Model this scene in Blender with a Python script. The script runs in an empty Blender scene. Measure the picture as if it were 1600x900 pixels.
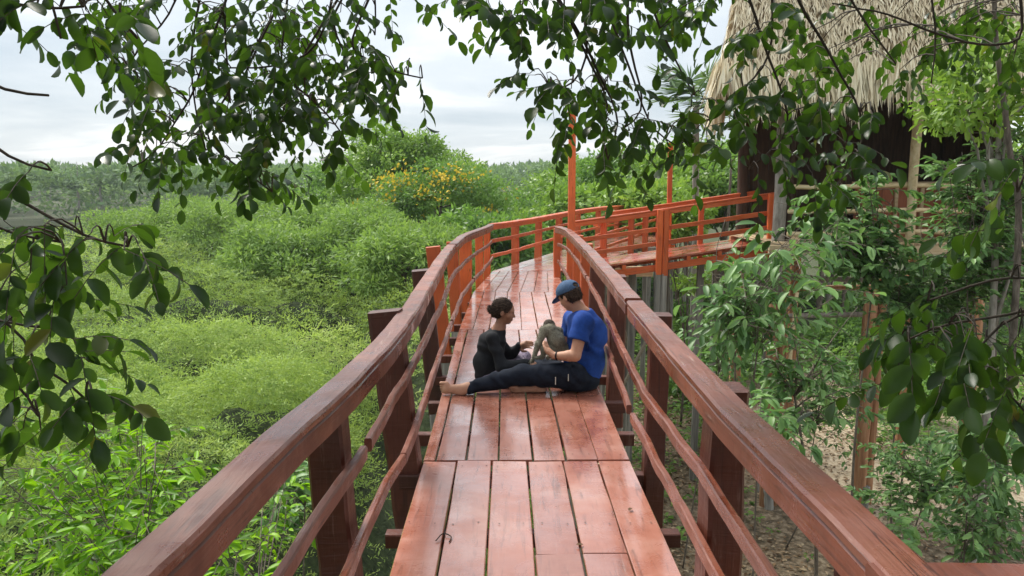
import bpy, math, random
import numpy as np
from mathutils import Vector, Matrix

rng = np.random.default_rng(7)
random.seed(7)
scene = bpy.context.scene
col = scene.collection
R = math.radians

# ------------------------------------------------------------------ camera
FPX = 1200.0                       # focal length in pixels of the 1600 px wide photo
EYE = 1.67                         # eye height above the boardwalk
TH = math.atan(162 / FPX)          # looking slightly down
PS = math.atan(9 / FPX)
cam_d = bpy.data.cameras.new('camera')
cam_d.sensor_width = 36.0
cam_d.lens = 36.0 * FPX / 1600.0
cam_d.clip_start = 0.05
cam_d.clip_end = 3000.0
cam = bpy.data.objects.new('camera', cam_d)
col.objects.link(cam)
cam.location = (0, 0, EYE)
cam.rotation_euler = (math.pi / 2 - TH, 0, -PS)
scene.camera = cam

# ------------------------------------------------------------------ sky
SUN_EL, SUN_AZ = R(52), R(-38)     # ahead and to the left, behind thin cloud
world = bpy.data.worlds.new('World')
scene.world = world
world.use_nodes = True
wn, wl = world.node_tree.nodes, world.node_tree.links
wn.clear()
def N(nodes, kind, **kw):
    n = nodes.new(kind)
    for k, v in kw.items():
        if k == 'inp':
            for a, b in v.items():
                n.inputs[a].default_value = b
        else:
            setattr(n, k, v)
    return n
sky = N(wn, 'ShaderNodeTexSky', sky_type='NISHITA', sun_disc=False)
sky.sun_elevation, sky.sun_rotation = SUN_EL, SUN_AZ
skys = N(wn, 'ShaderNodeVectorMath', operation='SCALE', inp={'Scale': 0.10})
wl.new(sky.outputs[0], skys.inputs[0])
tc = N(wn, 'ShaderNodeTexCoord')
sep = N(wn, 'ShaderNodeSeparateXYZ')
wl.new(tc.outputs['Generated'], sep.inputs[0])
zc = N(wn, 'ShaderNodeMath', operation='MAXIMUM', inp={1: 0.0})
wl.new(sep.outputs[2], zc.inputs[0])
za = N(wn, 'ShaderNodeMath', operation='ADD', inp={1: 0.10})
wl.new(zc.outputs[0], za.inputs[0])
dx = N(wn, 'ShaderNodeMath', operation='DIVIDE'); wl.new(sep.outputs[0], dx.inputs[0]); wl.new(za.outputs[0], dx.inputs[1])
dy = N(wn, 'ShaderNodeMath', operation='DIVIDE'); wl.new(sep.outputs[1], dy.inputs[0]); wl.new(za.outputs[0], dy.inputs[1])
cmb = N(wn, 'ShaderNodeCombineXYZ'); wl.new(dx.outputs[0], cmb.inputs[0]); wl.new(dy.outputs[0], cmb.inputs[1])
nz = N(wn, 'ShaderNodeTexNoise', inp={'Scale': 0.42, 'Detail': 7.0, 'Roughness': 0.55, 'Distortion': 0.35})
wl.new(cmb.outputs[0], nz.inputs['Vector'])
cr = N(wn, 'ShaderNodeValToRGB')
cr.color_ramp.elements[0].position = 0.38; cr.color_ramp.elements[0].color = (0.54, 0.615, 0.68, 1)
cr.color_ramp.elements[1].position = 0.62; cr.color_ramp.elements[1].color = (1.10, 1.10, 1.09, 1)
e = cr.color_ramp.elements.new(0.52); e.color = (0.74, 0.79, 0.83, 1)
wl.new(nz.outputs['Fac'], cr.inputs[0])
wmix = N(wn, 'ShaderNodeMix', data_type='RGBA', inp={0: 0.86})
wl.new(skys.outputs[0], wmix.inputs[6]); wl.new(cr.outputs[0], wmix.inputs[7])
bg = N(wn, 'ShaderNodeBackground', inp={'Strength': 0.335})
zg = N(wn, 'ShaderNodeMath', operation='MULTIPLY_ADD', inp={1: 0.8, 2: 0.92})      # overcast: brighter overhead
wl.new(zc.outputs[0], zg.inputs[0])
wsc = N(wn, 'ShaderNodeVectorMath', operation='SCALE'); wl.new(wmix.outputs[2], wsc.inputs[0]); wl.new(zg.outputs[0], wsc.inputs['Scale'])
wl.new(wsc.outputs[0], bg.inputs[0])
wo = N(wn, 'ShaderNodeOutputWorld')
wl.new(bg.outputs[0], wo.inputs[0])

sun_d = bpy.data.lights.new('sun', 'SUN')
sun_d.energy = 1.5
sun_d.angle = R(25)
sun_d.color = (1.0, 0.95, 0.86)
sun = bpy.data.objects.new('sun', sun_d)
col.objects.link(sun)
sdir = Vector((math.sin(SUN_AZ) * math.cos(SUN_EL), math.cos(SUN_AZ) * math.cos(SUN_EL), math.sin(SUN_EL)))
sun.rotation_euler = sdir.to_track_quat('Z', 'Y').to_euler()
sun.location = (-20, 25, 40)

scene.view_settings.view_transform = 'Standard'
scene.view_settings.look = 'None'
scene.view_settings.gamma = 1.0
scene.view_settings.use_curve_mapping = False
scene.view_settings.exposure = 1.85
scene.cycles.max_bounces = 8
scene.cycles.transparent_max_bounces = 8
scene.cycles.use_denoising = True

# ------------------------------------------------------------------ places
_f = np.array([math.sin(PS) * math.cos(TH), math.cos(PS) * math.cos(TH), -math.sin(TH)])
_r = np.array([math.cos(PS), -math.sin(PS), 0.0])
_u = np.cross(_r, _f)
def ray(x, y):
    return _f + _r * (x - 800) / FPX - _u * (y - 450) / FPX
def at(x, y, Y):                   # the point of the place seen at a photo pixel, Y metres ahead
    d = ray(x, y); return np.array([0, 0, EYE]) + d * (Y / d[1])
def atz(x, y, z):                  # ... at height z
    d = ray(x, y); return np.array([0, 0, EYE]) + d * ((z - EYE) / d[2])
def proj(P):
    v = np.asarray(P, float) - np.array([0, 0, EYE]); w = v @ _f
    return 800 + FPX * (v @ _r) / w, 450 - FPX * (v @ _u) / w, w

# ------------------------------------------------------------------ materials
MATS = {}
def new_mat(name):
    m = bpy.data.materials.new(name); m.use_nodes = True
    nt = m.node_tree; nt.nodes.clear()
    out = nt.nodes.new('ShaderNodeOutputMaterial')
    MATS[name] = m
    return m, nt.nodes, nt.links, out
def ramp(n, stops):
    r = n.new('ShaderNodeValToRGB')
    el = r.color_ramp.elements
    while len(el) < len(stops): el.new(0.5)
    for e, (p, c) in zip(el, stops):
        e.position = p; e.color = (c[0], c[1], c[2], 1)
    return r
def wood_paint(name, c0, c1, c2, axis, rough0, rough1, bump=0.25, wear=0.0, wet=0.5, scale=1.0, spec=0.5, coat=0.0, crack=0.0, sawk=0.6):
    """painted sawn timber; axis 0/1/2 is the grain direction in the object's space"""
    m, n, l, out = new_mat(name)
    tcn = n.new('ShaderNodeTexCoord')
    oi = n.new('ShaderNodeObjectInfo')
    off = N(n, 'ShaderNodeVectorMath', operation='SCALE'); off.inputs['Scale'].default_value = 37.0
    cx = n.new('ShaderNodeCombineXYZ')
    for i in range(3): l.new(oi.outputs['Random'], cx.inputs[i])
    l.new(cx.outputs[0], off.inputs[0])
    add = N(n, 'ShaderNodeVectorMath', operation='ADD')
    l.new(tcn.outputs['Object'], add.inputs[0]); l.new(off.outputs[0], add.inputs[1])
    st = [1.0, 1.0, 1.0]; st[axis] = 0.09
    mp = N(n, 'ShaderNodeMapping'); mp.inputs['Scale'].default_value = [s * 34 * scale for s in st]
    l.new(add.outputs[0], mp.inputs['Vector'])
    grain = N(n, 'ShaderNodeTexNoise', inp={'Scale': 1.0, 'Detail': 5.0, 'Roughness': 0.6, 'Distortion': 0.6})
    l.new(mp.outputs[0], grain.inputs['Vector'])
    big = N(n, 'ShaderNodeTexNoise', inp={'Scale': 2.3 * scale, 'Detail': 5.0, 'Roughness': 0.62})
    l.new(add.outputs[0], big.inputs['Vector'])
    # saw marks across the grain
    mp2 = N(n, 'ShaderNodeMapping'); s2 = [5.0, 5.0, 5.0]; s2[axis] = 60.0
    mp2.inputs['Scale'].default_value = [s * scale for s in s2]
    mp2.inputs['Rotation'].default_value = (0, 0, 0.5)
    l.new(add.outputs[0], mp2.inputs['Vector'])
    saw = N(n, 'ShaderNodeTexNoise', inp={'Scale': 1.0, 'Detail': 3.0, 'Roughness': 0.5, 'Distortion': 1.2})
    l.new(mp2.outputs[0], saw.inputs['Vector'])
    rp = ramp(n, [(0.30, c0), (0.52, c1), (0.72, c2)])
    l.new(big.outputs['Fac'], rp.inputs[0])
    hv = N(n, 'ShaderNodeHueSaturation')
    mr = N(n, 'ShaderNodeMapRange', inp={3: 0.78, 4: 1.18}); l.new(oi.outputs['Random'], mr.inputs[0])
    l.new(mr.outputs[0], hv.inputs['Value']); l.new(rp.outputs[0], hv.inputs['Color'])
    colr = hv.outputs[0]
    # dark grain lines and rubbed patches
    g2 = ramp(n, [(0.30, (0.45, 0.42, 0.40)), (0.46, (1, 1, 1))]); l.new(grain.outputs['Fac'], g2.inputs[0])
    mul = N(n, 'ShaderNodeMix', data_type='RGBA', blend_type='MULTIPLY', inp={0: 0.75})
    l.new(colr, mul.inputs[6]); l.new(g2.outputs[0], mul.inputs[7]); colr = mul.outputs[2]
    if wear > 0:
        wn_ = N(n, 'ShaderNodeTexNoise', inp={'Scale': 9.0, 'Detail': 8.0, 'Roughness': 0.75}); l.new(mp.outputs[0], wn_.inputs['Vector'])
        wn_.inputs['Scale'].default_value = 0.8
        wr = ramp(n, [(0.60, (0, 0, 0)), (0.72, (wear, wear, wear))]); l.new(wn_.outputs['Fac'], wr.inputs[0])
        wm = N(n, 'ShaderNodeMix', data_type='RGBA'); l.new(wr.outputs[0], wm.inputs[0]); l.new(colr, wm.inputs[6])
        wm.inputs[7].default_value = (0.44, 0.31, 0.26, 1); colr = wm.outputs[2]
    crk = None
    if crack > 0:                             # long drying cracks along the grain
        s3 = [38.0, 38.0, 38.0]; s3[axis] = 1.1
        mp3 = N(n, 'ShaderNodeMapping'); mp3.inputs['Scale'].default_value = [q * scale for q in s3]; l.new(add.outputs[0], mp3.inputs['Vector'])
        cn = N(n, 'ShaderNodeTexNoise', inp={'Scale': 1.0, 'Detail': 2.0, 'Roughness': 0.4, 'Distortion': 0.5}); l.new(mp3.outputs[0], cn.inputs['Vector'])
        c3 = ramp(n, [(0.485, (1, 1, 1)), (0.50, (0.25, 0.2, 0.18)), (0.515, (1, 1, 1))]); l.new(cn.outputs['Fac'], c3.inputs[0])
        gate = ramp(n, [(0.50, (0, 0, 0)), (0.60, (crack, crack, crack))]); l.new(big.outputs['Fac'], gate.inputs[0])
        cm = N(n, 'ShaderNodeMix', data_type='RGBA', blend_type='MULTIPLY'); l.new(gate.outputs[0], cm.inputs[0]); l.new(colr, cm.inputs[6]); l.new(c3.outputs[0], cm.inputs[7]); colr = cm.outputs[2]
    b = n.new('ShaderNodeBsdfPrincipled')
    l.new(colr, b.inputs['Base Color'])
    b.inputs['Specular IOR Level'].default_value = spec
    # wet and dull patches
    wetn = N(n, 'ShaderNodeTexNoise', inp={'Scale': 3.1, 'Detail': 6.0, 'Roughness': 0.65, 'Distortion': 0.4}); l.new(add.outputs[0], wetn.inputs['Vector'])
    rr = N(n, 'ShaderNodeMapRange', inp={1: wet - 0.10, 2: wet + 0.10, 3: rough0, 4: rough1}); l.new(wetn.outputs['Fac'], rr.inputs[0])
    l.new(rr.outputs[0], b.inputs['Roughness'])
    if coat:                                  # a film of rain water lies in patches
        cw = N(n, 'ShaderNodeMapRange', inp={1: wet - 0.08, 2: wet + 0.10, 3: coat, 4: coat * 0.62}); l.new(wetn.outputs['Fac'], cw.inputs[0])
        l.new(cw.outputs[0], b.inputs['Coat Weight']); b.inputs['Coat Roughness'].default_value = 0.10; b.inputs['Coat IOR'].default_value = 1.9
        bp2 = N(n, 'ShaderNodeBump', inp={'Strength': bump * 0.6, 'Distance': 0.003}); l.new(saw.outputs['Fac'], bp2.inputs['Height']); l.new(bp2.outputs[0], b.inputs['Coat Normal'])
    hs = N(n, 'ShaderNodeMath', operation='MULTIPLY_ADD', inp={1: sawk}); l.new(saw.outputs['Fac'], hs.inputs[0]); l.new(grain.outputs['Fac'], hs.inputs[2])
    bp = N(n, 'ShaderNodeBump', inp={'Strength': bump, 'Distance': 0.006}); l.new(hs.outputs[0], bp.inputs['Height'])
    l.new(bp.outputs[0], b.inputs['Normal'])
    l.new(b.outputs[0], out.inputs[0])
    return m
def noise_mat(name, stops, scale=5.0, stretch=(1, 1, 1), rough=0.8, bump=0.3, dist=0.01, detail=6.0, spec=0.3, rnd=True):
    m, n, l, out = new_mat(name)
    tcn = n.new('ShaderNodeTexCoord')
    mp = N(n, 'ShaderNodeMapping'); mp.inputs['Scale'].default_value = stretch
    l.new(tcn.outputs['Object'], mp.inputs['Vector'])
    nz_ = N(n, 'ShaderNodeTexNoise', inp={'Scale': scale, 'Detail': detail, 'Roughness': 0.65, 'Distortion': 0.3}); l.new(mp.outputs[0], nz_.inputs['Vector'])
    rp = ramp(n, stops); l.new(nz_.outputs['Fac'], rp.inputs[0])
    c = rp.outputs[0]
    if rnd:
        oi = n.new('ShaderNodeObjectInfo'); hv = N(n, 'ShaderNodeHueSaturation')
        mr = N(n, 'ShaderNodeMapRange', inp={3: 0.8, 4: 1.2}); l.new(oi.outputs['Random'], mr.inputs[0])
        l.new(mr.outputs[0], hv.inputs['Value']); l.new(c, hv.inputs['Color']); c = hv.outputs[0]
    b = n.new('ShaderNodeBsdfPrincipled'); l.new(c, b.inputs['Base Color'])
    b.inputs['Roughness'].default_value = rough; b.inputs['Specular IOR Level'].default_value = spec
    bp = N(n, 'ShaderNodeBump', inp={'Strength': bump, 'Distance': dist}); l.new(nz_.outputs['Fac'], bp.inputs['Height'])
    l.new(bp.outputs[0], b.inputs['Normal'])
    l.new(b.outputs[0], out.inputs[0])
    return m
def leaf_mat(name, stops, transl=0.35, tcol=(0.16, 0.30, 0.02), rough=0.45, spec=0.4, per_object=False):
    m, n, l, out = new_mat(name)
    if per_object:
        src = n.new('ShaderNodeObjectInfo').outputs['Random']
    else:
        a = N(n, 'ShaderNodeAttribute', attribute_name='tint'); src = a.outputs['Fac']
    rp = ramp(n, stops); l.new(src, rp.inputs[0])
    b = n.new('ShaderNodeBsdfPrincipled'); l.new(rp.outputs[0], b.inputs['Base Color'])
    b.inputs['Roughness'].default_value = rough; b.inputs['Specular IOR Level'].default_value = spec
    t = n.new('ShaderNodeBsdfTranslucent')
    tm = N(n, 'ShaderNodeMix', data_type='RGBA', inp={0: 0.6}); l.new(rp.outputs[0], tm.inputs[6]); tm.inputs[7].default_value = (*tcol, 1)
    l.new(tm.outputs[2], t.inputs[0])
    mx = N(n, 'ShaderNodeMixShader', inp={0: transl}); l.new(b.outputs[0], mx.inputs[1]); l.new(t.outputs[0], mx.inputs[2])
    l.new(mx.outputs[0], out.inputs[0])
    return m

PAINT0, PAINT1, PAINT2 = (0.33, 0.050, 0.018), (0.46, 0.080, 0.026), (0.53, 0.105, 0.04)
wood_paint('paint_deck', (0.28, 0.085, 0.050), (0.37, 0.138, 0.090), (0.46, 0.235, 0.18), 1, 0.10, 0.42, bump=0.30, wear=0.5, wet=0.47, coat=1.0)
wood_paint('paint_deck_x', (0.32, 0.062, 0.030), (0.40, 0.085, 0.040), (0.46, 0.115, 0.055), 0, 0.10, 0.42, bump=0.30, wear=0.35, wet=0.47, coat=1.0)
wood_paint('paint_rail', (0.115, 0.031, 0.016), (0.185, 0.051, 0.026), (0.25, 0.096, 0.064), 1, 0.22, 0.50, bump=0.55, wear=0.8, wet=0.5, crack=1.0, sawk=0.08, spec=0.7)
wood_paint('paint_shaded_post', (0.052, 0.013, 0.007), (0.085, 0.020, 0.010), (0.13, 0.033, 0.016), 2, 0.35, 0.6, bump=0.8, wear=0.35, wet=0.5, scale=0.7, crack=1.0)  # older brown paint, its colour darkened further for shade on the near posts
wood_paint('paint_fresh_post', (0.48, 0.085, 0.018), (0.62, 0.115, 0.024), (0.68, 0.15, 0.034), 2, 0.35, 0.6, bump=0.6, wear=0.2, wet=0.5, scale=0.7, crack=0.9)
wood_paint('paint_fresh_rail', (0.45, 0.082, 0.022), (0.56, 0.11, 0.028), (0.62, 0.15, 0.045), 0, 0.3, 0.55, bump=0.5, wear=0.3, wet=0.5, crack=0.8)
noise_mat('grey_timber', [(0.3, (0.10, 0.095, 0.085)), (0.5, (0.24, 0.225, 0.20)), (0.72, (0.40, 0.375, 0.33))], 9.0, (1.6, 1.6, 0.10), 0.85, 0.8, 0.02)
noise_mat('log_timber', [(0.3, (0.20, 0.09, 0.045)), (0.5, (0.40, 0.20, 0.10)), (0.72, (0.55, 0.33, 0.18))], 8.0, (1.8, 1.8, 0.12), 0.8, 0.8, 0.02)
noise_mat('peeled_pole', [(0.3, (0.42, 0.32, 0.17)), (0.5, (0.60, 0.48, 0.28)), (0.75, (0.70, 0.60, 0.40))], 10.0, (0.25, 1.5, 1.0), 0.6, 0.3, 0.01)
noise_mat('pale_plank', [(0.3, (0.36, 0.26, 0.15)), (0.5, (0.52, 0.40, 0.24)), (0.75, (0.62, 0.50, 0.33))], 6.0, (0.3, 3, 3), 0.7, 0.3, 0.01)
noise_mat('red_plank', [(0.3, (0.16, 0.048, 0.024)), (0.5, (0.24, 0.078, 0.038)), (0.75, (0.30, 0.11, 0.05))], 6.0, (4, 4, 0.4), 0.6, 0.3, 0.01)
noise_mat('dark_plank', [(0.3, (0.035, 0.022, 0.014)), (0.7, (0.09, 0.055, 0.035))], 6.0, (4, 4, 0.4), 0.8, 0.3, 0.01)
noise_mat('bark', [(0.3, (0.045, 0.035, 0.026)), (0.5, (0.11, 0.09, 0.07)), (0.75, (0.21, 0.18, 0.145))], 14.0, (1.5, 1.5, 0.4), 0.9, 0.9, 0.02)
noise_mat('pale_bark', [(0.3, (0.14, 0.12, 0.10)), (0.5, (0.28, 0.255, 0.22)), (0.75, (0.42, 0.39, 0.35))], 9.0, (1.5, 1.5, 0.35), 0.9, 0.7, 0.02)
noise_mat('twig', [(0.3, (0.03, 0.024, 0.018)), (0.7, (0.075, 0.058, 0.042))], 30.0, (1, 1, 1), 0.8, 0.4, 0.004)
noise_mat('stem_bark', [(0.3, (0.07, 0.055, 0.042)), (0.7, (0.19, 0.16, 0.125))], 24.0, (1, 1, .5), 0.9, 0.5, 0.006)
noise_mat('dry_twig', [(0.3, (0.24, 0.20, 0.15)), (0.7, (0.42, 0.36, 0.28))], 30.0, (1, 1, 1), 0.8, 0.4, 0.004)

# ------------------------------------------------------------------ meshes
def link(o, parent=None):
    col.objects.link(o)
    if parent is not None: o.parent = parent
    return o
def tag(o, label=None, cat=None, group=None, kind=None):
    for k, v in (('label', label), ('category', cat), ('group', group), ('kind', kind)):
        if v: o[k] = v
    return o
def empty(name, loc=(0, 0, 0), label=None, cat=None, group=None):
    o = bpy.data.objects.new(name, None); o.location = loc; o.empty_display_size = 0.2
    link(o); tag(o, label, cat, group); return o
def unparent_offset(o):
    p = o.parent
    while p is not None:
        o.location = o.location - p.location; p = p.parent
def mesh_np(name, verts, quads, mat, parent=None, smooth=False, tint=None, kind=None, tris=None):
    me = bpy.data.meshes.new(name)
    verts = np.ascontiguousarray(verts, np.float32)
    quads = np.zeros((0, 4), np.int32) if quads is None else np.ascontiguousarray(quads, np.int32)
    tris = np.zeros((0, 3), np.int32) if tris is None else np.ascontiguousarray(tris, np.int32)
    me.vertices.add(len(verts)); me.vertices.foreach_set('co', verts.ravel())
    nl = quads.size + tris.size
    me.loops.add(nl); me.loops.foreach_set('vertex_index', np.concatenate([quads.ravel(), tris.ravel()]))
    me.polygons.add(len(quads) + len(tris))
    st = np.concatenate([np.arange(len(quads)) * 4, len(quads) * 4 + np.arange(len(tris)) * 3]).astype(np.int32)
    me.polygons.foreach_set('loop_start', st)
    if smooth: me.polygons.foreach_set('use_smooth', np.ones(len(st), bool))
    if tint is not None:
        a = me.attributes.new('tint', 'FLOAT', 'POINT'); a.data.foreach_set('value', np.ascontiguousarray(tint, np.float32))
    me.update(calc_edges=True)
    me.materials.append(MATS[mat] if isinstance(mat, str) else mat)
    o = bpy.data.objects.new(name, me)
    link(o, parent)
    unparent_offset(o)
    if kind: o['kind'] = kind
    return o
class MB:
    """collects the faces of ONE part"""
    def __init__(s): s.v = []; s.f = []; s.n = 0
    def add(s, verts, faces):
        s.v.append(np.asarray(verts, float)); s.f += [[i + s.n for i in f] for f in faces]; s.n += len(verts); return s
    def box(s, lo, hi):
        x0, y0, z0 = lo; x1, y1, z1 = hi
        v = [(x0, y0, z0), (x1, y0, z0), (x1, y1, z0), (x0, y1, z0), (x0, y0, z1), (x1, y0, z1), (x1, y1, z1), (x0, y1, z1)]
        return s.add(v, [(0, 3, 2, 1), (4, 5, 6, 7), (0, 1, 5, 4), (1, 2, 6, 5), (2, 3, 7, 6), (3, 0, 4, 7)])
    def sweep(s, path, prof, upv=(0, 0, 1), roll=None, scale=None):
        """profile of (side, up) points swept along a path, ends capped"""
        path = np.asarray(path, float); prof = np.asarray(prof, float); m = len(prof); k = len(path)
        t = np.gradient(path, axis=0); t /= np.linalg.norm(t, axis=1)[:, None] + 1e-9
        upv = np.asarray(upv, float)
        side = np.cross(t, upv); sl = np.linalg.norm(side, axis=1)[:, None]
        side = np.where(sl < 1e-4, np.array([1.0, 0, 0]), side / (sl + 1e-9)); up = np.cross(side, t)
        if roll is not None:
            c, sn = np.cos(roll)[:, None], np.sin(roll)[:, None]
            side, up = side * c + up * sn, up * c - side * sn
        sc = np.ones(k) if scale is None else np.asarray(scale)
        v = (path[:, None, :] + prof[None, :, 0:1] * side[:, None, :] * sc[:, None, None] + prof[None, :, 1:2] * up[:, None, :] * sc[:, None, None]).reshape(-1, 3)
        f = []
        for i in range(k - 1):
            for j in range(m):
                a = i * m + j; b = i * m + (j + 1) % m
                f.append((a, b, b + m, a + m))
        f.append(tuple(range(m - 1, -1, -1))); f.append(tuple(range((k - 1) * m, k * m)))
        return s.add(v, f)
    def tube(s, path, rad, n=7, jit=0.0):
        path = np.asarray(path, float); rad = np.broadcast_to(np.asarray(rad, float), (len(path),))
        a = np.arange(n) * 2 * math.pi / n
        prof = np.stack([np.cos(a), np.sin(a)], 1)
        if jit: prof = prof * (1 + rng.uniform(-jit, jit, (n, 1)))
        d = path[-1] - path[0]
        upv = (0, 0, 1) if abs(d[2]) < 0.9 * np.linalg.norm(d) + 1e-9 else (0, 1, 0)
        return s.sweep(path, prof, upv, scale=rad)
    def build(s, name, mat, parent=None, smooth=False, kind=None, loc=None):
        me = bpy.data.meshes.new(name)
        v = np.concatenate(s.v)
        if loc is not None: v = v - np.asarray(loc)
        me.from_pydata(v.tolist(), [], [tuple(f) for f in s.f])
        if smooth:
            me.polygons.foreach_set('use_smooth', np.ones(len(me.polygons), bool))
        me.update(); me.materials.append(MATS[mat])
        o = bpy.data.objects.new(name, me); link(o, parent)
        if loc is not None: o.location = loc
        unparent_offset(o)                    # parents are never rotated: keep world positions
        if kind: o['kind'] = kind
        return o
def rect(w, h, c=0.006):
    w /= 2; h /= 2
    return [(-w + c, -h), (w - c, -h), (w, -h + c), (w, h - c), (w - c, h), (-w + c, h), (-w, h - c), (-w, -h + c)]
def smooth_path(pts, step=0.25):
    """Catmull-Rom through the points"""
    p = np.asarray(pts, float)
    p = np.vstack([2 * p[0] - p[1], p, 2 * p[-1] - p[-2]])
    out = []
    for i in range(1, len(p) - 2):
        n = max(2, int(np.linalg.norm(p[i + 1] - p[i]) / step))
        t = np.linspace(0, 1, n, endpoint=False)[:, None]
        a, b, c, d = p[i - 1], p[i], p[i + 1], p[i + 2]
        out.append(0.5 * (2 * b + (c - a) * t + (2 * a - 5 * b + 4 * c - d) * t ** 2 + (3 * b - a - 3 * c + d) * t ** 3))
    out.append(p[-2][None]); return np.vstack(out)
def wavy(path, amp):
    n = len(path); w = rng.normal(0, amp, (n, 3)); w = (w + np.roll(w, 1, 0) + np.roll(w, -1, 0)) / 3; w[0] = w[-1] = 0
    return path + w
def vnoise(x, y, seed=0):
    """smooth value noise on arrays, 0..1"""
    x = np.asarray(x, float); y = np.asarray(y, float)
    xi, yi = np.floor(x).astype(np.int64), np.floor(y).astype(np.int64); fx, fy = x - xi, y - yi
    fx = fx * fx * (3 - 2 * fx); fy = fy * fy * (3 - 2 * fy)
    def h(a, b):
        k = (a * 374761393 + b * 668265263 + seed * 974711) & 0xFFFFFFFF
        k = ((k ^ (k >> 13)) * 1274126177) & 0xFFFFFFFF
        return ((k ^ (k >> 16)) & 0xFFFF) / 65535.0
    return (h(xi, yi) * (1 - fx) + h(xi + 1, yi) * fx) * (1 - fy) + (h(xi, yi + 1) * (1 - fx) + h(xi + 1, yi + 1) * fx) * fy
def fbm(x, y, oct=4, seed=0):
    s = 0; a = 0.5; 
    for o in range(oct):
        s = s + a * vnoise(x * 2 ** o, y * 2 ** o, seed + o); a *= 0.5
    return s / (1 - 0.5 ** oct)
def unit(v):
    return v / (np.linalg.norm(v, axis=-1, keepdims=True) + 1e-9)
def rand_dirs(n):
    return unit(rng.normal(size=(n, 3)))
HEX = np.array([(0, 0, 0), (0.32, 0.5, 0.10), (0.72, 0.40, 0.06), (1, 0, -0.08), (0.72, -0.40, 0.06), (0.32, -0.5, 0.10)])
HEXF = np.array([(0, 3, 2, 1), (0, 5, 4, 3)])
RH = np.array([(0, 0, 0), (0.45, 0.5, 0), (1, 0, 0), (0.45, -0.5, 0)])
RHF = np.array([(0, 1, 2, 3)])
def leaves(name, p, d, nrm, ln, wd, mat, parent=None, tint=None, kind='stuff', shape='rh'):
    """many leaves as one mesh: base p, direction d, normal nrm, length ln, width wd"""
    T, F = (HEX, HEXF) if shape == 'hex' else (RH, RHF)
    p = np.asarray(p); n = len(p)
    d = unit(d); s = unit(np.cross(nrm, d)); w = np.cross(d, s)
    ln = np.broadcast_to(ln, (n,)); wd = np.broadcast_to(wd, (n,))
    v = p[:, None, :] + T[None, :, 0:1] * (d * ln[:, None])[:, None, :] + T[None, :, 1:2] * (s * wd[:, None])[:, None, :] + T[None, :, 2:3] * (w * ln[:, None])[:, None, :]
    q = (F[None] + (np.arange(n) * len(T))[:, None, None]).reshape(-1, 4)
    if tint is None: tint = rng.random(n)
    return mesh_np(name, v.reshape(-1, 3), q, mat, parent, True, np.repeat(np.clip(tint, 0, 1), len(T)), kind)

# ------------------------------------------------------------------ ground and water
GZ = -4.4
WATER_Z = -5.0
def sstep(a, b, x):
    t = np.clip((np.asarray(x, float) - a) / (b - a), 0, 1); return t * t * (3 - 2 * t)
def river(x, y):
    """1 in the river bed"""
    near = 52 + 70 * sstep(-26, 10, x) + 6 * (vnoise(x * 0.05, y * 0 + 3.3, 5) - 0.5)
    far = near + 75 - 40 * sstep(-26, 10, x)
    return sstep(near - 6, near + 2, y) * (1 - sstep(far - 2, far + 5, y))
def ground_z(x, y):
    x = np.asarray(x, float); y = np.asarray(y, float)
    z = GZ + 0.5 * (fbm(x * 0.16, y * 0.16, 4, 11) - 0.5)
    z = z + 0.9 * sstep(20, 34, y) * sstep(2, 9, x)                 # the bank behind the hut
    z = z - 1.6 * river(x, y)
    z = z + 5.0 * sstep(150, 330, y) + 3.0 * sstep(300, 700, y)
    return z
def grid_axis(a, b, c, n):
    """denser about c"""
    t = np.linspace(-1, 1, n); s = np.sinh(t * 4.0) / math.sinh(4.0)
    return np.where(s < 0, c + s * (c - a), c + s * (b - c))
gx = grid_axis(-700, 700, 1.5, 230); gy = grid_axis(-80, 1400, 10, 230)
X, Y = np.meshgrid(gx, gy, indexing='ij')
V = np.stack([X, Y, ground_z(X, Y)], -1).reshape(-1, 3)
i, j = np.meshgrid(np.arange(229), np.arange(229), indexing='ij'); a = (i * 230 + j).ravel()
m, n, l, out = new_mat('ground')
tcn = n.new('ShaderNodeTexCoord')
n1 = N(n, 'ShaderNodeTexNoise', inp={'Scale': 0.30, 'Detail': 6.0, 'Roughness': 0.6}); l.new(tcn.outputs['Object'], n1.inputs['Vector'])
n2 = N(n, 'ShaderNodeTexNoise', inp={'Scale': 9.0, 'Detail': 8.0, 'Roughness': 0.7}); l.new(tcn.outputs['Object'], n2.inputs['Vector'])
sand = ramp(n, [(0.35, (0.24, 0.175, 0.11)), (0.5, (0.42, 0.34, 0.235)), (0.7, (0.56, 0.47, 0.34))]); l.new(n2.outputs['Fac'], sand.inputs[0])
litter = ramp(n, [(0.36, (0.05, 0.042, 0.026)), (0.5, (0.15, 0.11, 0.07)), (0.66, (0.30, 0.24, 0.165))]); l.new(n2.outputs['Fac'], litter.inputs[0])
soil = ramp(n, [(0.36, (0.022, 0.030, 0.012)), (0.5, (0.05, 0.062, 0.025)), (0.68, (0.11, 0.115, 0.05))]); l.new(n2.outputs['Fac'], soil.inputs[0])
sp = n.new('ShaderNodeSeparateXYZ'); l.new(tcn.outputs['Object'], sp.inputs[0])
mx1 = N(n, 'ShaderNodeMath', operation='MULTIPLY_ADD', inp={1: 9.0}); l.new(n1.outputs['Fac'], mx1.inputs[0]); l.new(sp.outputs[0], mx1.inputs[2])
f1 = N(n, 'ShaderNodeMapRange', inp={1: 4.2, 2: 6.6}); l.new(mx1.outputs[0], f1.inputs[0])       # soil on the left, litter on the right
my1 = N(n, 'ShaderNodeMath', operation='MULTIPLY_ADD', inp={1: 7.0}); l.new(n1.outputs['Fac'], my1.inputs[0]); l.new(sp.outputs[1], my1.inputs[2])
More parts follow.
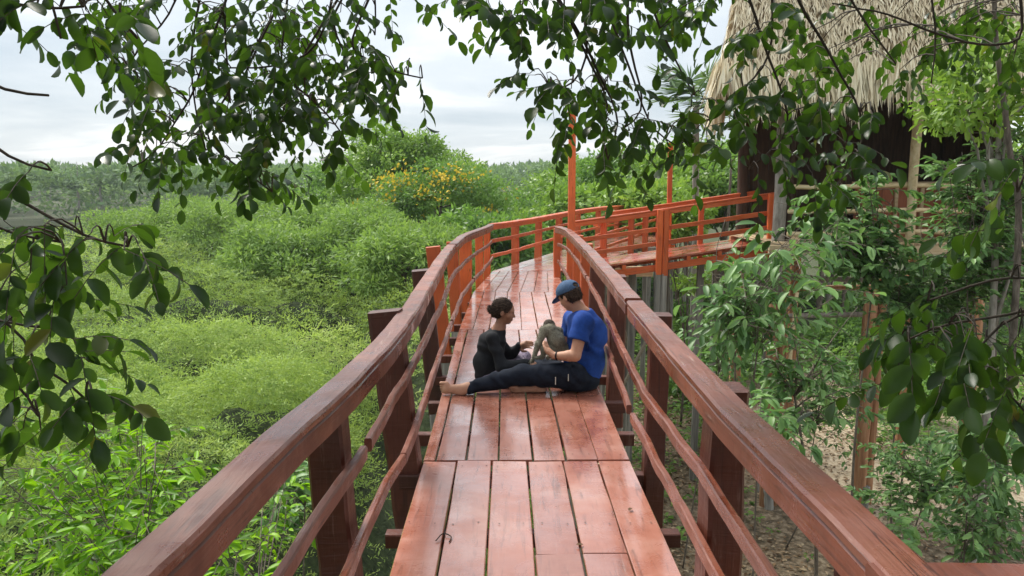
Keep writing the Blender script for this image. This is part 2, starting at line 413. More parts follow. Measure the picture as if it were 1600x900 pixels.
f2 = N(n, 'ShaderNodeMapRange', inp={1: 15.0, 2: 17.5}); l.new(my1.outputs[0], f2.inputs[0])
f2b = N(n, 'ShaderNodeMapRange', inp={1: 23.5, 2: 27.0, 3: 1.0, 4: 0.0}); l.new(my1.outputs[0], f2b.inputs[0])
f3 = N(n, 'ShaderNodeMath', operation='MULTIPLY'); l.new(f2.outputs[0], f3.inputs[0]); l.new(f2b.outputs[0], f3.inputs[1])
f4 = N(n, 'ShaderNodeMapRange', inp={1: 9.0, 2: 10.6}); l.new(mx1.outputs[0], f4.inputs[0])
f5 = N(n, 'ShaderNodeMath', operation='MULTIPLY'); l.new(f3.outputs[0], f5.inputs[0]); l.new(f4.outputs[0], f5.inputs[1])
ma = N(n, 'ShaderNodeMix', data_type='RGBA'); l.new(f1.outputs[0], ma.inputs[0]); l.new(soil.outputs[0], ma.inputs[6]); l.new(litter.outputs[0], ma.inputs[7])
f6 = N(n, 'ShaderNodeMapRange', inp={1: 27.0, 2: 31.0}); l.new(my1.outputs[0], f6.inputs[0])
mc = N(n, 'ShaderNodeMix', data_type='RGBA'); l.new(f6.outputs[0], mc.inputs[0]); l.new(ma.outputs[2], mc.inputs[6]); l.new(soil.outputs[0], mc.inputs[7])
mb = N(n, 'ShaderNodeMix', data_type='RGBA'); l.new(f5.outputs[0], mb.inputs[0]); l.new(mc.outputs[2], mb.inputs[6]); l.new(sand.outputs[0], mb.inputs[7])
b = N(n, 'ShaderNodeBsdfPrincipled', inp={'Roughness': 0.9}); b.inputs['Specular IOR Level'].default_value = 0.2
l.new(mb.outputs[2], b.inputs['Base Color'])
bp = N(n, 'ShaderNodeBump', inp={'Strength': 0.6, 'Distance': 0.05}); l.new(n2.outputs['Fac'], bp.inputs['Height']); l.new(bp.outputs[0], b.inputs['Normal'])
l.new(b.outputs[0], out.inputs[0])
g = mesh_np('ground', V, np.stack([a, a + 230, a + 231, a + 1], 1), 'ground', None, True); g['kind'] = 'structure'

m, n, l, out = new_mat('river_water')
b = N(n, 'ShaderNodeBsdfPrincipled', inp={'Roughness': 0.06, 'Base Color': (0.012, 0.013, 0.010, 1)})
tcn = n.new('ShaderNodeTexCoord')
n1 = N(n, 'ShaderNodeTexNoise', inp={'Scale': 1.2, 'Detail': 3.0}); l.new(tcn.outputs['Object'], n1.inputs['Vector'])
bp = N(n, 'ShaderNodeBump', inp={'Strength': 0.10, 'Distance': 0.05}); l.new(n1.outputs['Fac'], bp.inputs['Height']); l.new(bp.outputs[0], b.inputs['Normal'])
l.new(b.outputs[0], out.inputs[0])
w = MB().add([(-600, 30, WATER_Z), (500, 30, WATER_Z), (500, 230, WATER_Z), (-600, 230, WATER_Z)], [(0, 1, 2, 3)]).build('river', 'river_water')
w['kind'] = 'structure'

# ------------------------------------------------------------------ boardwalk
noise_mat('nail_iron', [(0.3, (0.035, 0.02, 0.014)), (0.7, (0.10, 0.055, 0.035))], 60, (1, 1, 1), .7, .1, .001, rnd=False)
def plank(parent, quad, z, th=0.035, mat='paint_deck', zs=None, name='plank'):
    """one deck board: near-left, near-right, far-right, far-left corners in plan"""
    q = np.asarray(quad, float); c = q.mean(0)
    zz = np.array([z] * 4, float) if zs is None else np.asarray(zs, float)
    zz = zz + rng.uniform(-0.003, 0.003) + rng.uniform(-0.002, 0.002, 4)
    n_ = 7
    t = np.linspace(0, 1, n_)
    left = q[0] + (q[3] - q[0]) * t[:, None]; right = q[1] + (q[2] - q[1]) * t[:, None]
    zl = zz[0] + (zz[3] - zz[0]) * t; zr = zz[1] + (zz[2] - zz[1]) * t
    jl = rng.normal(0, 0.0016, n_); jr = rng.normal(0, 0.0016, n_); jz = rng.normal(0, 0.0012, n_)
    ax = unit(right - left); left = left + ax * jl[:, None]; right = right + ax * jr[:, None]
    ch = 0.004
    rows = []
    for k in range(n_):
        L, Rr = left[k], right[k]; e_ = ax[k] * ch; a_, b_ = zl[k] + jz[k], zr[k] + jz[k]
        rows += [(*L, a_ - th), (*L, a_ - ch), (*(L + e_), a_), (*(Rr - e_), b_), (*Rr, b_ - ch), (*Rr, b_ - th)]
    f = []
    for k in range(n_ - 1):
        for j in range(6):
            A = k * 6 + j; B = k * 6 + (j + 1) % 6
            f.append((A, B, B + 6, A + 6))
    f.append((5, 4, 3, 2, 1, 0)); f.append(tuple(range((n_ - 1) * 6, n_ * 6)))
    return MB().add(rows, f).build(name, mat, parent)
def deck(parent, bl, br, y0, y1, gap=0.010, splits=None, mat='paint_deck'):
    """boards along Y between boundary lists at both ends"""
    for k in range(len(bl) - 1):
        g1 = gap * rng.uniform(0.5, 1.3) / 2
        ya, yb = y0 + rng.uniform(0, 0.004), y1 - 0.006 - rng.uniform(0, 0.006)
        cuts = [ya] + [s for s in (splits or {}).get(k, [])] + [yb]
        for c in range(len(cuts) - 1):
            a_, b_ = cuts[c] + (0.004 if c else 0), cuts[c + 1] - (0.004 if c < len(cuts) - 2 else 0)
            ta, tb = (a_ - y0) / (y1 - y0), (b_ - y0) / (y1 - y0)
            L = lambda t, i: bl[i] + (br[i] - bl[i]) * t
            plank(parent, [(L(ta, k) + g1, a_), (L(ta, k + 1) - g1, a_), (L(tb, k + 1) - g1, b_), (L(tb, k) + g1, b_)], 0.0, mat=mat)
walk = empty('boardwalk', (0.12, 3.0, GZ), 'long orange-red painted timber boardwalk with railings on tall piles', 'boardwalk')
s1 = [-.51, -.30, -.09, .128, .345, .556, .757]
deck(walk, s1, s1, -1.3, 4.5, splits={3: [3.30], 4: [3.31], 1: [0.9]})
s2 = [-.512, -.432, -.245, -.045, .16, .368, .56, .757]
deck(walk, s2, [-.555, -.45, -.26, -.06, .14, .345, .55, .80], 4.508, 8.77, gap=0.013)
s3 = [-.55, -.39, -.20, -.01, .18, .37, .56, .84]
deck(walk, s3, [-.52, -.35, -.165, .02, .205, .39, .60, .93], 8.776, 11.9)
s4 = [-.52, -.37, -.18, .02, .22, .43, .66, .94]
deck(walk, s4, [-.27, -.12, .06, .24, .43, .62, .80, .99], 11.908, 14.85)
def fan(lp0, rp0, lp1, rp1, nb, mat='paint_deck', z=(0, 0)):
    lp0, rp0, lp1, rp1 = [np.array(p, float) for p in (lp0, rp0, lp1, rp1)]
    for k in range(nb):
        a0, a1 = k / nb + 0.004, (k + 1) / nb - 0.004
        plank(walk, [lp0 + (rp0 - lp0) * a0, lp0 + (rp0 - lp0) * a1, lp1 + (rp1 - lp1) * a1, lp1 + (rp1 - lp1) * a0], 0, mat=mat, zs=[z[0], z[0], z[1], z[1]])
fan((-.27, 14.86), (1.05, 14.86), (1.05, 18.6), (2.85, 18.6), 7)
fan((1.05, 18.61), (2.85, 18.61), (2.95, 23.6), (4.55, 23.2), 6, z=(0, .02))
fan((2.96, 23.62), (4.56, 23.22), (5.7, 29.3), (7.1, 28.5), 6, z=(.02, .05))
def lx(pts, y):
    p = np.array(pts); return float(np.interp(y, p[:, 1], p[:, 0]))
LT = [(-.75, -1.4), (-.74, 1.0), (-.715, 1.6), (-.69, 2.05), (-.62, 3.01), (-.58, 4.2), (-.62, 5.93), (-.67, 8.2), (-.68, 9.65), (-.63, 11.3), (-.50, 12.5), (-.36, 13.6), (-.28, 14.6)]
LM = [(-.66, -1.4), (-.64, 1.2), (-.62, 2.07), (-.60, 2.63), (-.575, 2.98), (-.565, 3.72), (-.555, 4.72), (-.586, 7.16), (-.63, 8.88), (-.58, 10.4), (-.47, 12.0), (-.33, 13.4), (-.27, 14.5)]
LL = [(-.60, -1.4), (-.58, 1.2), (-.566, 2.6), (-.555, 3.39), (-.52, 3.72), (-.52, 4.62), (-.54, 6.09), (-.545, 7.4), (-.547, 9.28), (-.475, 10.9), (-.39, 12.1), (-.30, 13.5), (-.25, 14.5)]
RT = [(.778, 1.42), (.776, 1.94), (.774, 2.93), (.823, 4.67), (.885, 6.3), (.94, 8.07), (.992, 10.4), (1.02, 12.3), (1.0, 13.1), (.90, 13.8)]
RM = [(.715, 1.45), (.715, 2.02), (.731, 2.76), (.723, 3.14), (.705, 3.62), (.74, 4.52), (.835, 6.45), (.94, 9.06), (1.02, 12.0), (.99, 13.2), (.915, 13.85)]
RL = [(.743, 1.45), (.743, 2.59), (.746, 3.36), (.752, 3.97), (.753, 4.56), (.815, 5.75), (.84, 6.25), (.88, 9.0), (.915, 11.4), (.94, 13.0), (.93, 13.85)]
def rail3(pts, z, zf=None):
    return np.array([(x, y, z if zf is None else z + (zf - z) * max(0, (y - 8) / 7)) for x, y in pts])
def top_rail(parent, path, mat, w=0.112, wav=0.003):
    p = wavy(smooth_path(path, 0.12), wav)
    roll = np.cumsum(rng.normal(0, 0.01, len(p))); roll -= np.linspace(roll[0], roll[-1], len(p))
    MB().sweep(p + [0, 0, -0.018], rect(w, 0.036, 0.009), roll=roll).build('top_rail', mat, parent)
    MB().sweep(p + [0, 0, -0.0765], rect(w * 0.90, 0.080, 0.007), roll=roll * 0.5).build('rail_beam', mat, parent)
def thin_rail(parent, path, mat, name='mid_rail', h=0.058, t=0.032, wav=0.005):
    p = wavy(smooth_path(path, 0.12), wav)
    roll = np.cumsum(rng.normal(0, 0.012, len(p))); roll -= np.linspace(roll[0], roll[-1], len(p))
    sc = 1 + 0.06 * np.convolve(rng.normal(0, 1, len(p)), np.ones(5) / 5, 'same')
    MB().sweep(p, rect(t, h, 0.006), roll=roll, scale=sc).build(name, mat, parent)
def split_path(path, ys):
    """a rail is nailed together from boards: cut it at these Y"""
    segs = []; cur = []
    ys = list(ys)
    for p in smooth_path(path, 0.10):
        cur.append(p)
        if ys and p[1] >= ys[0]:
            segs.append(np.array(cur)); cur = [p + [0, 0.006, 0]]; ys.pop(0)
    segs.append(np.array(cur)); return segs
RTP = np.vstack([[(.779, 1.335, .93)], rail3(RT, .93)[1:]])
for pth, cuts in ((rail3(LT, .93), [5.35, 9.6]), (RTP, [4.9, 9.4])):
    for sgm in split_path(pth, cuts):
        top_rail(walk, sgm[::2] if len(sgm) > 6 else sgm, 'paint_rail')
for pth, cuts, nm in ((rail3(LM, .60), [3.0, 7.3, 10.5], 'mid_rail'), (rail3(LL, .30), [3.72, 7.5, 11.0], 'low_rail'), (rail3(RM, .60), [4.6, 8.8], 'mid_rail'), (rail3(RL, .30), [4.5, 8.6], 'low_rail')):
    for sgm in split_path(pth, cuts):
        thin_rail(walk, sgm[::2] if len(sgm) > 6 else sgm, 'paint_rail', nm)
# the railing turns right beside the camera
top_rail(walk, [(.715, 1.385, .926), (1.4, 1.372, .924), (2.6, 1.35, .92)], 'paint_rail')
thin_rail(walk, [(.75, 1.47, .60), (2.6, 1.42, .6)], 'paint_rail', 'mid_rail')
def post(parent, x, y, top=0.98, w=0.13, d=0.10, lean=(0, 0), mat='paint_shaded_post', low=-0.42, pile=True, rz=0.0):
    """squared hand-hewn post: painted above the deck, bare pile below"""
    k = 9; zs = np.linspace(low, top, k)
    def body(zs, s):
        pth = np.stack([x + lean[0] * zs, y + lean[1] * zs, zs], 1)
        pth[:, :2] += np.cumsum(rng.normal(0, 0.003, (len(zs), 2)), 0)
        prof = np.array(rect(w * s, d * s, 0.014)) * (1 + rng.uniform(-0.07, 0.07, (8, 1)))
        c, sn = math.cos(rz), math.sin(rz); prof = prof @ np.array([[c, sn], [-sn, c]])
        sc = 1 + np.convolve(rng.normal(0, 0.05, len(zs)), np.ones(3) / 3, 'same')
        return MB().sweep(pth, prof, (0, 1, 0), scale=sc)
    body(zs, 1.0).build('post', mat, parent)
    if pile:
        gz = float(ground_z(x, y)) - 0.35
        body(np.linspace(gz, low + 0.03, 9), 0.93).build('pile', 'grey_timber', parent)
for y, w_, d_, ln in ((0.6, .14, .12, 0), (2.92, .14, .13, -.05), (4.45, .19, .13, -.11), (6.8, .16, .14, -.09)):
    post(walk, lx(LT, y) - .03, y, {4.45: .935, 6.8: .915}.get(y, .80), w_, d_, (ln, 0), 'paint_shaded_post')
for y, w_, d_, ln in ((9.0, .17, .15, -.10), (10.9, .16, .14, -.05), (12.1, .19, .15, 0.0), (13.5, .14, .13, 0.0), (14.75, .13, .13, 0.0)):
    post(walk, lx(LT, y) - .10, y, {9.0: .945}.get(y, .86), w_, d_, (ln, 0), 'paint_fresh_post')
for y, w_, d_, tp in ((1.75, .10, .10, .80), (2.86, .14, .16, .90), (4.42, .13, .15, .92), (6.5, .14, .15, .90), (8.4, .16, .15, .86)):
    post(walk, lx(RT, y) + .055, y, tp, w_, d_, (0.01, 0), 'paint_shaded_post')
for y, w_, d_ in ((10.3, .16, .16), (12.0, .15, .14), (13.0, .14, .13), (13.88, .12, .12)):
    post(walk, lx(RT, y) + (.10 if y < 13.5 else .03), y, .88, w_, d_, (0, 0), 'paint_fresh_post')
for y in (2.25, 2.93, 3.62, 4.40, 5.15, 5.92, 6.75, 7.6, 8.5, 9.3, 10.2, 11.1, 12.0, 12.9, 13.8):
    xl, xr = lx(LL, y) - rng.uniform(.06, .12), lx(RL, y) + rng.uniform(.05, .13)
    h = rng.uniform(.07, .09)
    MB().sweep([(xl, y, -.04 - h / 2), ((xl + xr) / 2, y + .005, -.042 - h / 2), (xr, y - .004, -.04 - h / 2)], rect(.075, h, .005)).build('joist', 'paint_shaded_post', walk)
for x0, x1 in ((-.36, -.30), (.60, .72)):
    MB().sweep([(x0, -1.2, -.22), ((x0 + x1) / 2, 6, -.22), (x1, 14.6, -.22)], rect(.07, .16, .006)).build('stringer', 'paint_shaded_post', walk)
# nail heads over the joists
nv = MB()
for y in (2.25, 2.93, 3.62, 4.40, 4.60, 5.15, 5.92, 6.75, 7.6, 8.5):
    for x0, x1 in zip((s1 if y < 4.5 else s2)[:-1], (s1 if y < 4.5 else s2)[1:]):
        for u_ in (.22, .78):
            if x1 - x0 < .1 and u_ > .5: continue
            cx, cy = x0 + (x1 - x0) * u_ + rng.normal(0, .008), y + rng.normal(0, .012); an = np.arange(6) * math.pi / 3
            nv.add([(cx + .0048 * math.cos(q), cy + .0048 * math.sin(q), .0062) for q in an], [tuple(range(6))])
nv.build('nail_heads', 'nail_iron', walk, kind='stuff')
# far stretch: bends right and runs on
FL = np.array([(-.28, 14.62, .93), (.2, 16.0, .925), (.86, 18.1, .93), (1.95, 21.4, .96), (3.1, 24.2, .98), (4.3, 26.8, .95), (5.7, 29.4, .93)])
FR = np.array([(1.9, 16.35, .90), (2.9, 18.8, .93), (4.6, 23.3, .95), (6.9, 28.5, .93)])
for F_ in (FL, FR):
    top_rail(walk, F_, 'paint_fresh_rail', 0.12)
    for dz, nm in ((-.33, 'mid_rail'), (-.62, 'low_rail')):
        thin_rail(walk, F_ + [0, 0, dz], 'paint_fresh_rail', nm, h=.07)
def along(path, s):
    p = np.asarray(path); L = np.concatenate([[0], np.cumsum(np.linalg.norm(np.diff(p[:, :2], axis=0), axis=1))])
    return np.array([np.interp(s, L, p[:, i]) for i in range(3)])
for s in (1.75, 3.6, 5.6, 7.6, 9.7, 11.8, 14.0):
    p = along(FL, s); post(walk, p[0] - .09, p[1] + .04, .90, .15, .12, (0, 0), 'paint_fresh_post', rz=0.4)
for s in (0.35, 2.9, 4.9, 7.0, 9.2, 11.5):
    p = along(FR, s); post(walk, p[0] + .09, p[1] - .03, .90, .14, .12, (0, 0), 'paint_fresh_post', rz=0.4)
for x0, y0, x1, y1 in ((0.3, 16.1, 2.1, 15.8), (1.1, 18.2, 3.0, 17.9), (2.2, 21.3, 4.1, 21.0), (3.2, 24.0, 5.0, 23.4), (4.6, 27.0, 6.6, 26.4)):
    MB().sweep([(x0 - .15, y0, -.10), (x1 + .15, y1, -.10)], rect(.09, .12, .006)).build('joist', 'grey_timber', walk)

# ------------------------------------------------------------------ ramp to the hut
rampo = empty('access_ramp', (3.2, 15.4, GZ), 'short orange-red railed ramp rising from the boardwalk to the thatched hut', 'ramp')
def rz_(x): return np.interp(x, [1.2, 3.0, 5.3], [0.01, .26, .60])
nb = 7
for k in range(nb):
    ya, yb = 14.80 + k * 0.205, 14.80 + (k + 1) * 0.205 - .01
    xa = 1.10 + (ya - 14.86) * .48
    for x0, x1 in ((xa + .02, 3.0), (3.008, 5.35)):
        plank(rampo, [(x0, yb), (x0, ya), (x1, ya), (x1, yb)], 0, zs=[rz_(x0), rz_(x0), rz_(x1), rz_(x1)], mat='paint_deck_x')
for yy in (14.84, 16.2):
    MB().sweep([(1.25, yy, rz_(1.25) - .19), (3.0, yy - .01, rz_(3.0) - .19), (5.3, yy, rz_(5.3) - .19)], rect(.06, .13, .006)).build('side_beam', 'paint_fresh_rail', rampo)
for x in (1.6, 2.25, 2.9, 3.5, 4.1, 4.7):
    MB().box((x, 14.78, rz_(x) - .125), (x + .07, 16.3, rz_(x) - .038)).build('joist', 'paint_fresh_rail', rampo)
RN = np.array([(1.3, 14.74), (3.0, 14.76), (5.25, 14.7)]); RF = np.array([(2.1, 16.3), (3.2, 16.3), (5.3, 16.25)])
for Q, nm in ((RN, 0), (RF, 1)):
    pth = np.array([(x, y, rz_(x) + .95) for x, y in Q])
    top_rail(rampo, pth, 'paint_fresh_rail', .11, wav=.002)
    for dz, nme in (((-.38, 'mid_rail'), (-.66, 'low_rail')) if nm == 0 else ()):
        thin_rail(rampo, pth + [0, -.02 + .04 * nm, dz], 'paint_fresh_rail', nme, h=.085, wav=.002)
post(rampo, 2.93, 14.68, rz_(3) + .93, .11, .11, (0, 0), 'paint_fresh_post', low=-.05)
post(rampo, 3.05, 14.68, rz_(3) + .93, .11, .11, (0, 0), 'paint_fresh_post', low=-.07)
post(rampo, 3.42, 16.37, rz_(3.4) + .93, .18, .12, (0, 0), 'paint_fresh_post', low=.1)
for x in (4.15, 5.0):
    post(rampo, x, 16.36, rz_(x) + .93, .10, .10, (0, 0), 'paint_fresh_post', low=.1)
post(rampo, 5.05, 14.64, rz_(5.05) + .93, .11, .11, (0, 0), 'paint_fresh_post', low=.2)
for x, y in ((1.75, 15.1), (2.2, 16.1), (2.55, 15.4), (3.9, 15.3), (4.4, 16.0), (3.55, 16.9), (2.75, 17.3), (2.1, 18.0)):
    gz = float(ground_z(x, y)) - .3
    zt = rz_(x) - .28 if y < 16.5 else -.16
    MB().sweep([(x + rng.normal(0, .05), y, gz), (x, y, gz / 2), (x, y, zt)], np.array(rect(.13, .11, .012)), (0, 1, 0)).build('pile', 'grey_timber', rampo)
for x0, y0, z0, x1, y1, z1 in ((2.0, 15.3, -3.2, 3.0, 15.0, -1.0), (2.9, 16.2, -2.8, 2.3, 15.4, -.9)):
    MB().tube([(x0, y0, z0), (x1, y1, z1)], .035, 7).build('brace', 'dry_twig', rampo)
MB().box((2.35, 16.9, -.36), (3.25, 17.02, -.14)).build('cross_beam', 'pale_plank', rampo)

# ------------------------------------------------------------------ orange poles
for px, Yp, top, w_, lab in ((893, 13.95, 2.92, .125, 'tall square orange pole standing at the boardwalk bend'), (1046, 16.45, 2.5, .095, 'thinner orange pole on the far side of the ramp')):
    x = at(px, 300, Yp)[0]; gz = float(ground_z(x, Yp)) - .3
    e_ = empty('orange_pole', (x, Yp, gz), lab, 'pole')
    MB().sweep([(x, Yp, -.3), (x + .005, Yp, 1.3), (x, Yp, top)], np.array(rect(w_, w_, .01)), (0, 1, 0)).build('shaft', 'paint_fresh_post', e_)
    MB().sweep([(x, Yp, gz), (x, Yp, -.3)], np.array(rect(w_ * 1.05, w_ * 1.05, .01)), (0, 1, 0)).build('pile', 'grey_timber', e_)
    MB().box((x - w_ * .7, Yp - w_ * .7, top), (x + w_ * .7, Yp + w_ * .7, top + .03)).build('cap', 'paint_fresh_post', e_)

# ------------------------------------------------------------------ thatched hut
hut = empty('thatched_hut', (6.8, 15.8, GZ), 'stilt hut with straw thatch roof and pale pole railings among shrubs', 'hut')
m, n, l, out = new_mat('thatch')
a_ = N(n, 'ShaderNodeAttribute', attribute_name='tint')
rp = ramp(n, [(0.0, (0.17, 0.12, 0.075)), (0.25, (0.44, 0.345, 0.22)), (0.6, (0.66, 0.56, 0.385)), (1.0, (0.82, 0.74, 0.55))]); l.new(a_.outputs['Fac'], rp.inputs[0])
b = N(n, 'ShaderNodeBsdfPrincipled', inp={'Roughness': 0.75}); b.inputs['Specular IOR Level'].default_value = 0.2
l.new(rp.outputs[0], b.inputs['Base Color']); l.new(b.outputs[0], out.inputs[0])
noise_mat('thatch_core', [(0.3, (0.16, 0.11, 0.06)), (0.6, (0.36, 0.27, 0.16))], 14, (1, 1, 1), .95, .8, .05, rnd=False)
EX0, EX1, EY0, EY1, EZ = 4.55, 9.6, 13.15, 16.9, 3.50          # eave rectangle
KX0, KX1, KY, KZ = 4.95, 9.1, 15.1, 8.4                          # ridge
E_ = [(3.60, EY0, EZ), (EX1, EY0 - .1, EZ), (EX1 + .4, EY1, EZ), (EX0 + .15, EY1, EZ)]
K_ = [(KX0, KY, KZ), (KX1, KY, KZ)]
core = MB().add(E_ + K_, [(0, 1, 5, 4), (1, 2, 5), (2, 3, 4, 5), (3, 0, 4)]).add([(x, y, z - .16) for x, y, z in E_] + [(x, y, z - .3) for x, y, z in K_], [(4, 5, 1, 0), (5, 2, 1), (5, 4, 3, 2), (4, 0, 3)]).build('roof', 'thatch_core', hut)
def straw(A, B, C, D, n_, ln, wd, lift=.03, tmin=0):
    """strands on the slope A-B (eave) to D-C (ridge), lying down the slope"""
    A, B, C, D = [np.array(q, float) for q in (A, B, C, D)]
    u = rng.random(n_); v = rng.random(n_) ** 0.9
    p = (A[None] * (1 - u)[:, None] + B[None] * u[:, None]) * (1 - v)[:, None] + (D[None] * (1 - u)[:, None] + C[None] * u[:, None]) * v[:, None]
    down = unit((A + B) / 2 - (D + C) / 2); nn = unit(np.cross(B - A, D - A))
    d = down + unit(B - A) * rng.normal(0, .34, n_)[:, None] + nn * rng.normal(0.03, .07, n_)[:, None]
    nv = nn[None] + rng.normal(0, .35, (n_, 3))
    return p + nn * (lift + rng.random(n_) * .05)[:, None], d, nv, ln * rng.uniform(.5, 1.3, n_), wd * rng.uniform(.5, 1.4, n_)
parts = [straw(E_[0], E_[1], K_[1], K_[0], 19000, .26, .026), straw(E_[3], E_[0], K_[0], K_[0], 6000, .26, .026), straw(E_[1], E_[2], K_[1], K_[1], 1500, .45, .03), straw(E_[2], E_[3], K_[0], K_[1], 1500, .45, .03)]
A_ = [np.concatenate(q) for q in zip(*parts)]
leaves('thatch', *A_, 'thatch', core, tint=np.clip(rng.normal(.66, .2, len(A_[0])), 0, 1))
def fringe(A, B, n_, ln, out_, wd=.028):
    A, B = np.array(A, float), np.array(B, float); u = rng.random(n_)
    clump = fbm(u * 16, u * 0 + 1.7, 3, 3)
    p = A + (B - A) * u[:, None] + np.array([0, 0, .10]) + np.array(out_) * rng.uniform(-.02, .12, n_)[:, None] + np.array([0, 0, 1]) * rng.uniform(-.1, .2, n_)[:, None]
    d = np.array([0, 0, -1.0]) + np.array(out_) * rng.uniform(-.05, .34, n_)[:, None] + unit(B - A) * rng.normal(0, .13, n_)[:, None]
    nv = np.array(out_) + rng.normal(0, .5, (n_, 3))
    return p, d, nv, ln * (0.35 + 0.9 * clump) * rng.uniform(.5, 1.35, n_), wd * rng.uniform(.5, 1.5, n_)
parts = [fringe(E_[0], E_[1], 1700, .88, (0, -1, 0), .042), fringe(E_[3], E_[0], 1300, .95, (-1, 0, 0), .04), fringe(E_[1], E_[2], 500, .6, (1, 0, 0)), fringe(E_[2], E_[3], 400, .6, (0, 1, 0))]
A_ = [np.concatenate(q) for q in zip(*parts)]
leaves('thatch_fringe', *A_, 'thatch', core, tint=np.clip(rng.normal(.82, .2, len(A_[0])), 0, 1))
FZ = .64
def log(x, y, z0, z1, r, mat, name='post', sq=False, n_=8):
    zs = np.linspace(z0, z1, 9); p = np.stack([np.full(9, x), np.full(9, y), zs], 1); p[:, :2] += np.cumsum(rng.normal(0, .008, (9, 2)), 0)
    sc = r * (1 + np.convolve(rng.normal(0, .07, 9), np.ones(3) / 3, 'same'))
    a = np.arange(n_) * 2 * math.pi / n_; prof = np.stack([np.cos(a), np.sin(a)], 1) * (1 + rng.uniform(-.13, .13, (n_, 1)))
    MB().sweep(p, prof, (0, 1, 0), scale=sc).build(name, mat, hut, smooth=True)
for x, y in ((4.95, 14.0), (6.78, 14.05), (8.7, 14.0), (4.95, 16.2), (6.2, 16.3), (8.7, 16.3)):
    gz = float(ground_z(x, y)) - .3
    log(x, y, gz, -.3 if y < 14.2 else .45, .12, 'log_timber')
    if y < 14.2 and x < 8:
        log(x + .17, y + .06, gz, .1, .09, 'log_timber')
        log(x + .05, y - .12, gz + .1, gz + .72, .085, 'grey_timber', 'stub')
log(4.97, 14.0, -.35, 3.55, .115, 'pale_bark')
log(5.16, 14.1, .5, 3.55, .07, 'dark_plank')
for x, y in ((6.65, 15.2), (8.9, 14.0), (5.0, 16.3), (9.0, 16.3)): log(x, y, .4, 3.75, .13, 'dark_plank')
log(7.22, 13.72, .42, 3.5, .085, 'peeled_pole')
for x in np.arange(4.75, 9.25, .19):                       # floor boards, their ends toward us
    MB().box((x, 13.74, FZ - .045), (x + .178, 16.5, FZ + rng.uniform(-.004, .004))).build('floor_board', 'pale_plank', hut)
MB().sweep([(4.7, 13.69, FZ - .13), (7.0, 13.70, FZ - .14), (9.3, 13.69, FZ - .13)], rect(.07, .16, .01)).build('edge_beam', 'pale_plank', hut)
for y in (14.3, 16.1):
    MB().box((4.72, y, FZ - .21), (9.3, y + .11, FZ - .05)).build('floor_beam', 'log_timber', hut)
for z, y, r in ((1.64, 13.80, .042), (1.20, 13.78, .04), (.80, 13.77, .045)):
    p = wavy(np.array([(x, y, z + .02 * math.sin(x * 2)) for x in np.linspace(5.05, 8.9, 10)]), .012)
    MB().tube(p, r, 8).build('railing_pole', 'peeled_pole', hut, smooth=True)
for x in np.arange(6.75, 9.1, .26):                        # red boarded parapet behind the railing
    MB().box((x, 14.9, FZ + .01), (x + .25, 14.93 + rng.uniform(0, .01), 1.66)).build('wall_plank', 'red_plank', hut)
for x in (6.95, 7.5, 8.0, 8.5):
    MB().box((x, 14.85, FZ + .01), (x + .06, 14.897, 1.64)).build('batten', 'pale_plank', hut)
MB().box((6.7, 14.84, 1.663), (9.15, 14.98, 1.72)).build('wall_cap', 'pale_plank', hut)
for x in np.arange(4.9, 9.2, .31):
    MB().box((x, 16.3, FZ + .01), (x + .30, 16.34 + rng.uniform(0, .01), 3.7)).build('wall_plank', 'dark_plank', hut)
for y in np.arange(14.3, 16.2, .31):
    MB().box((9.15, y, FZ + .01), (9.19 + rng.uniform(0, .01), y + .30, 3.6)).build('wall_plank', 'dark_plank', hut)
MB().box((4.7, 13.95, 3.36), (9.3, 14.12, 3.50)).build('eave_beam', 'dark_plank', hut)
for x in (5.6, 6.4, 7.6, 8.4):
    MB().tube([(x, 13.3, 3.3), (x, 14.9, 6.9)], .05, 6).build('rafter', 'dark_plank', hut)
for a_, b_, r, mt in (((5.05, 14.2, -.78), (7.1, 14.6, -.82), .05, 'pale_bark'), ((5.5, 15.4, -.20), (7.4, 15.3, -.24), .05, 'pale_bark'), ((4.6, 13.4, -.86), (5.1, 14.9, -.80), .06, 'pale_bark'), ((6.2, 16.0, -.5), (8.8, 16.2, -.5), .06, 'log_timber'), ((5.35, 13.95, -.3), (5.2, 13.9, -2.2), .035, 'peeled_pole')):
    MB().tube(wavy(np.linspace(a_, b_, 7), .015), r, 7).build('tie_pole', mt, hut, smooth=True)

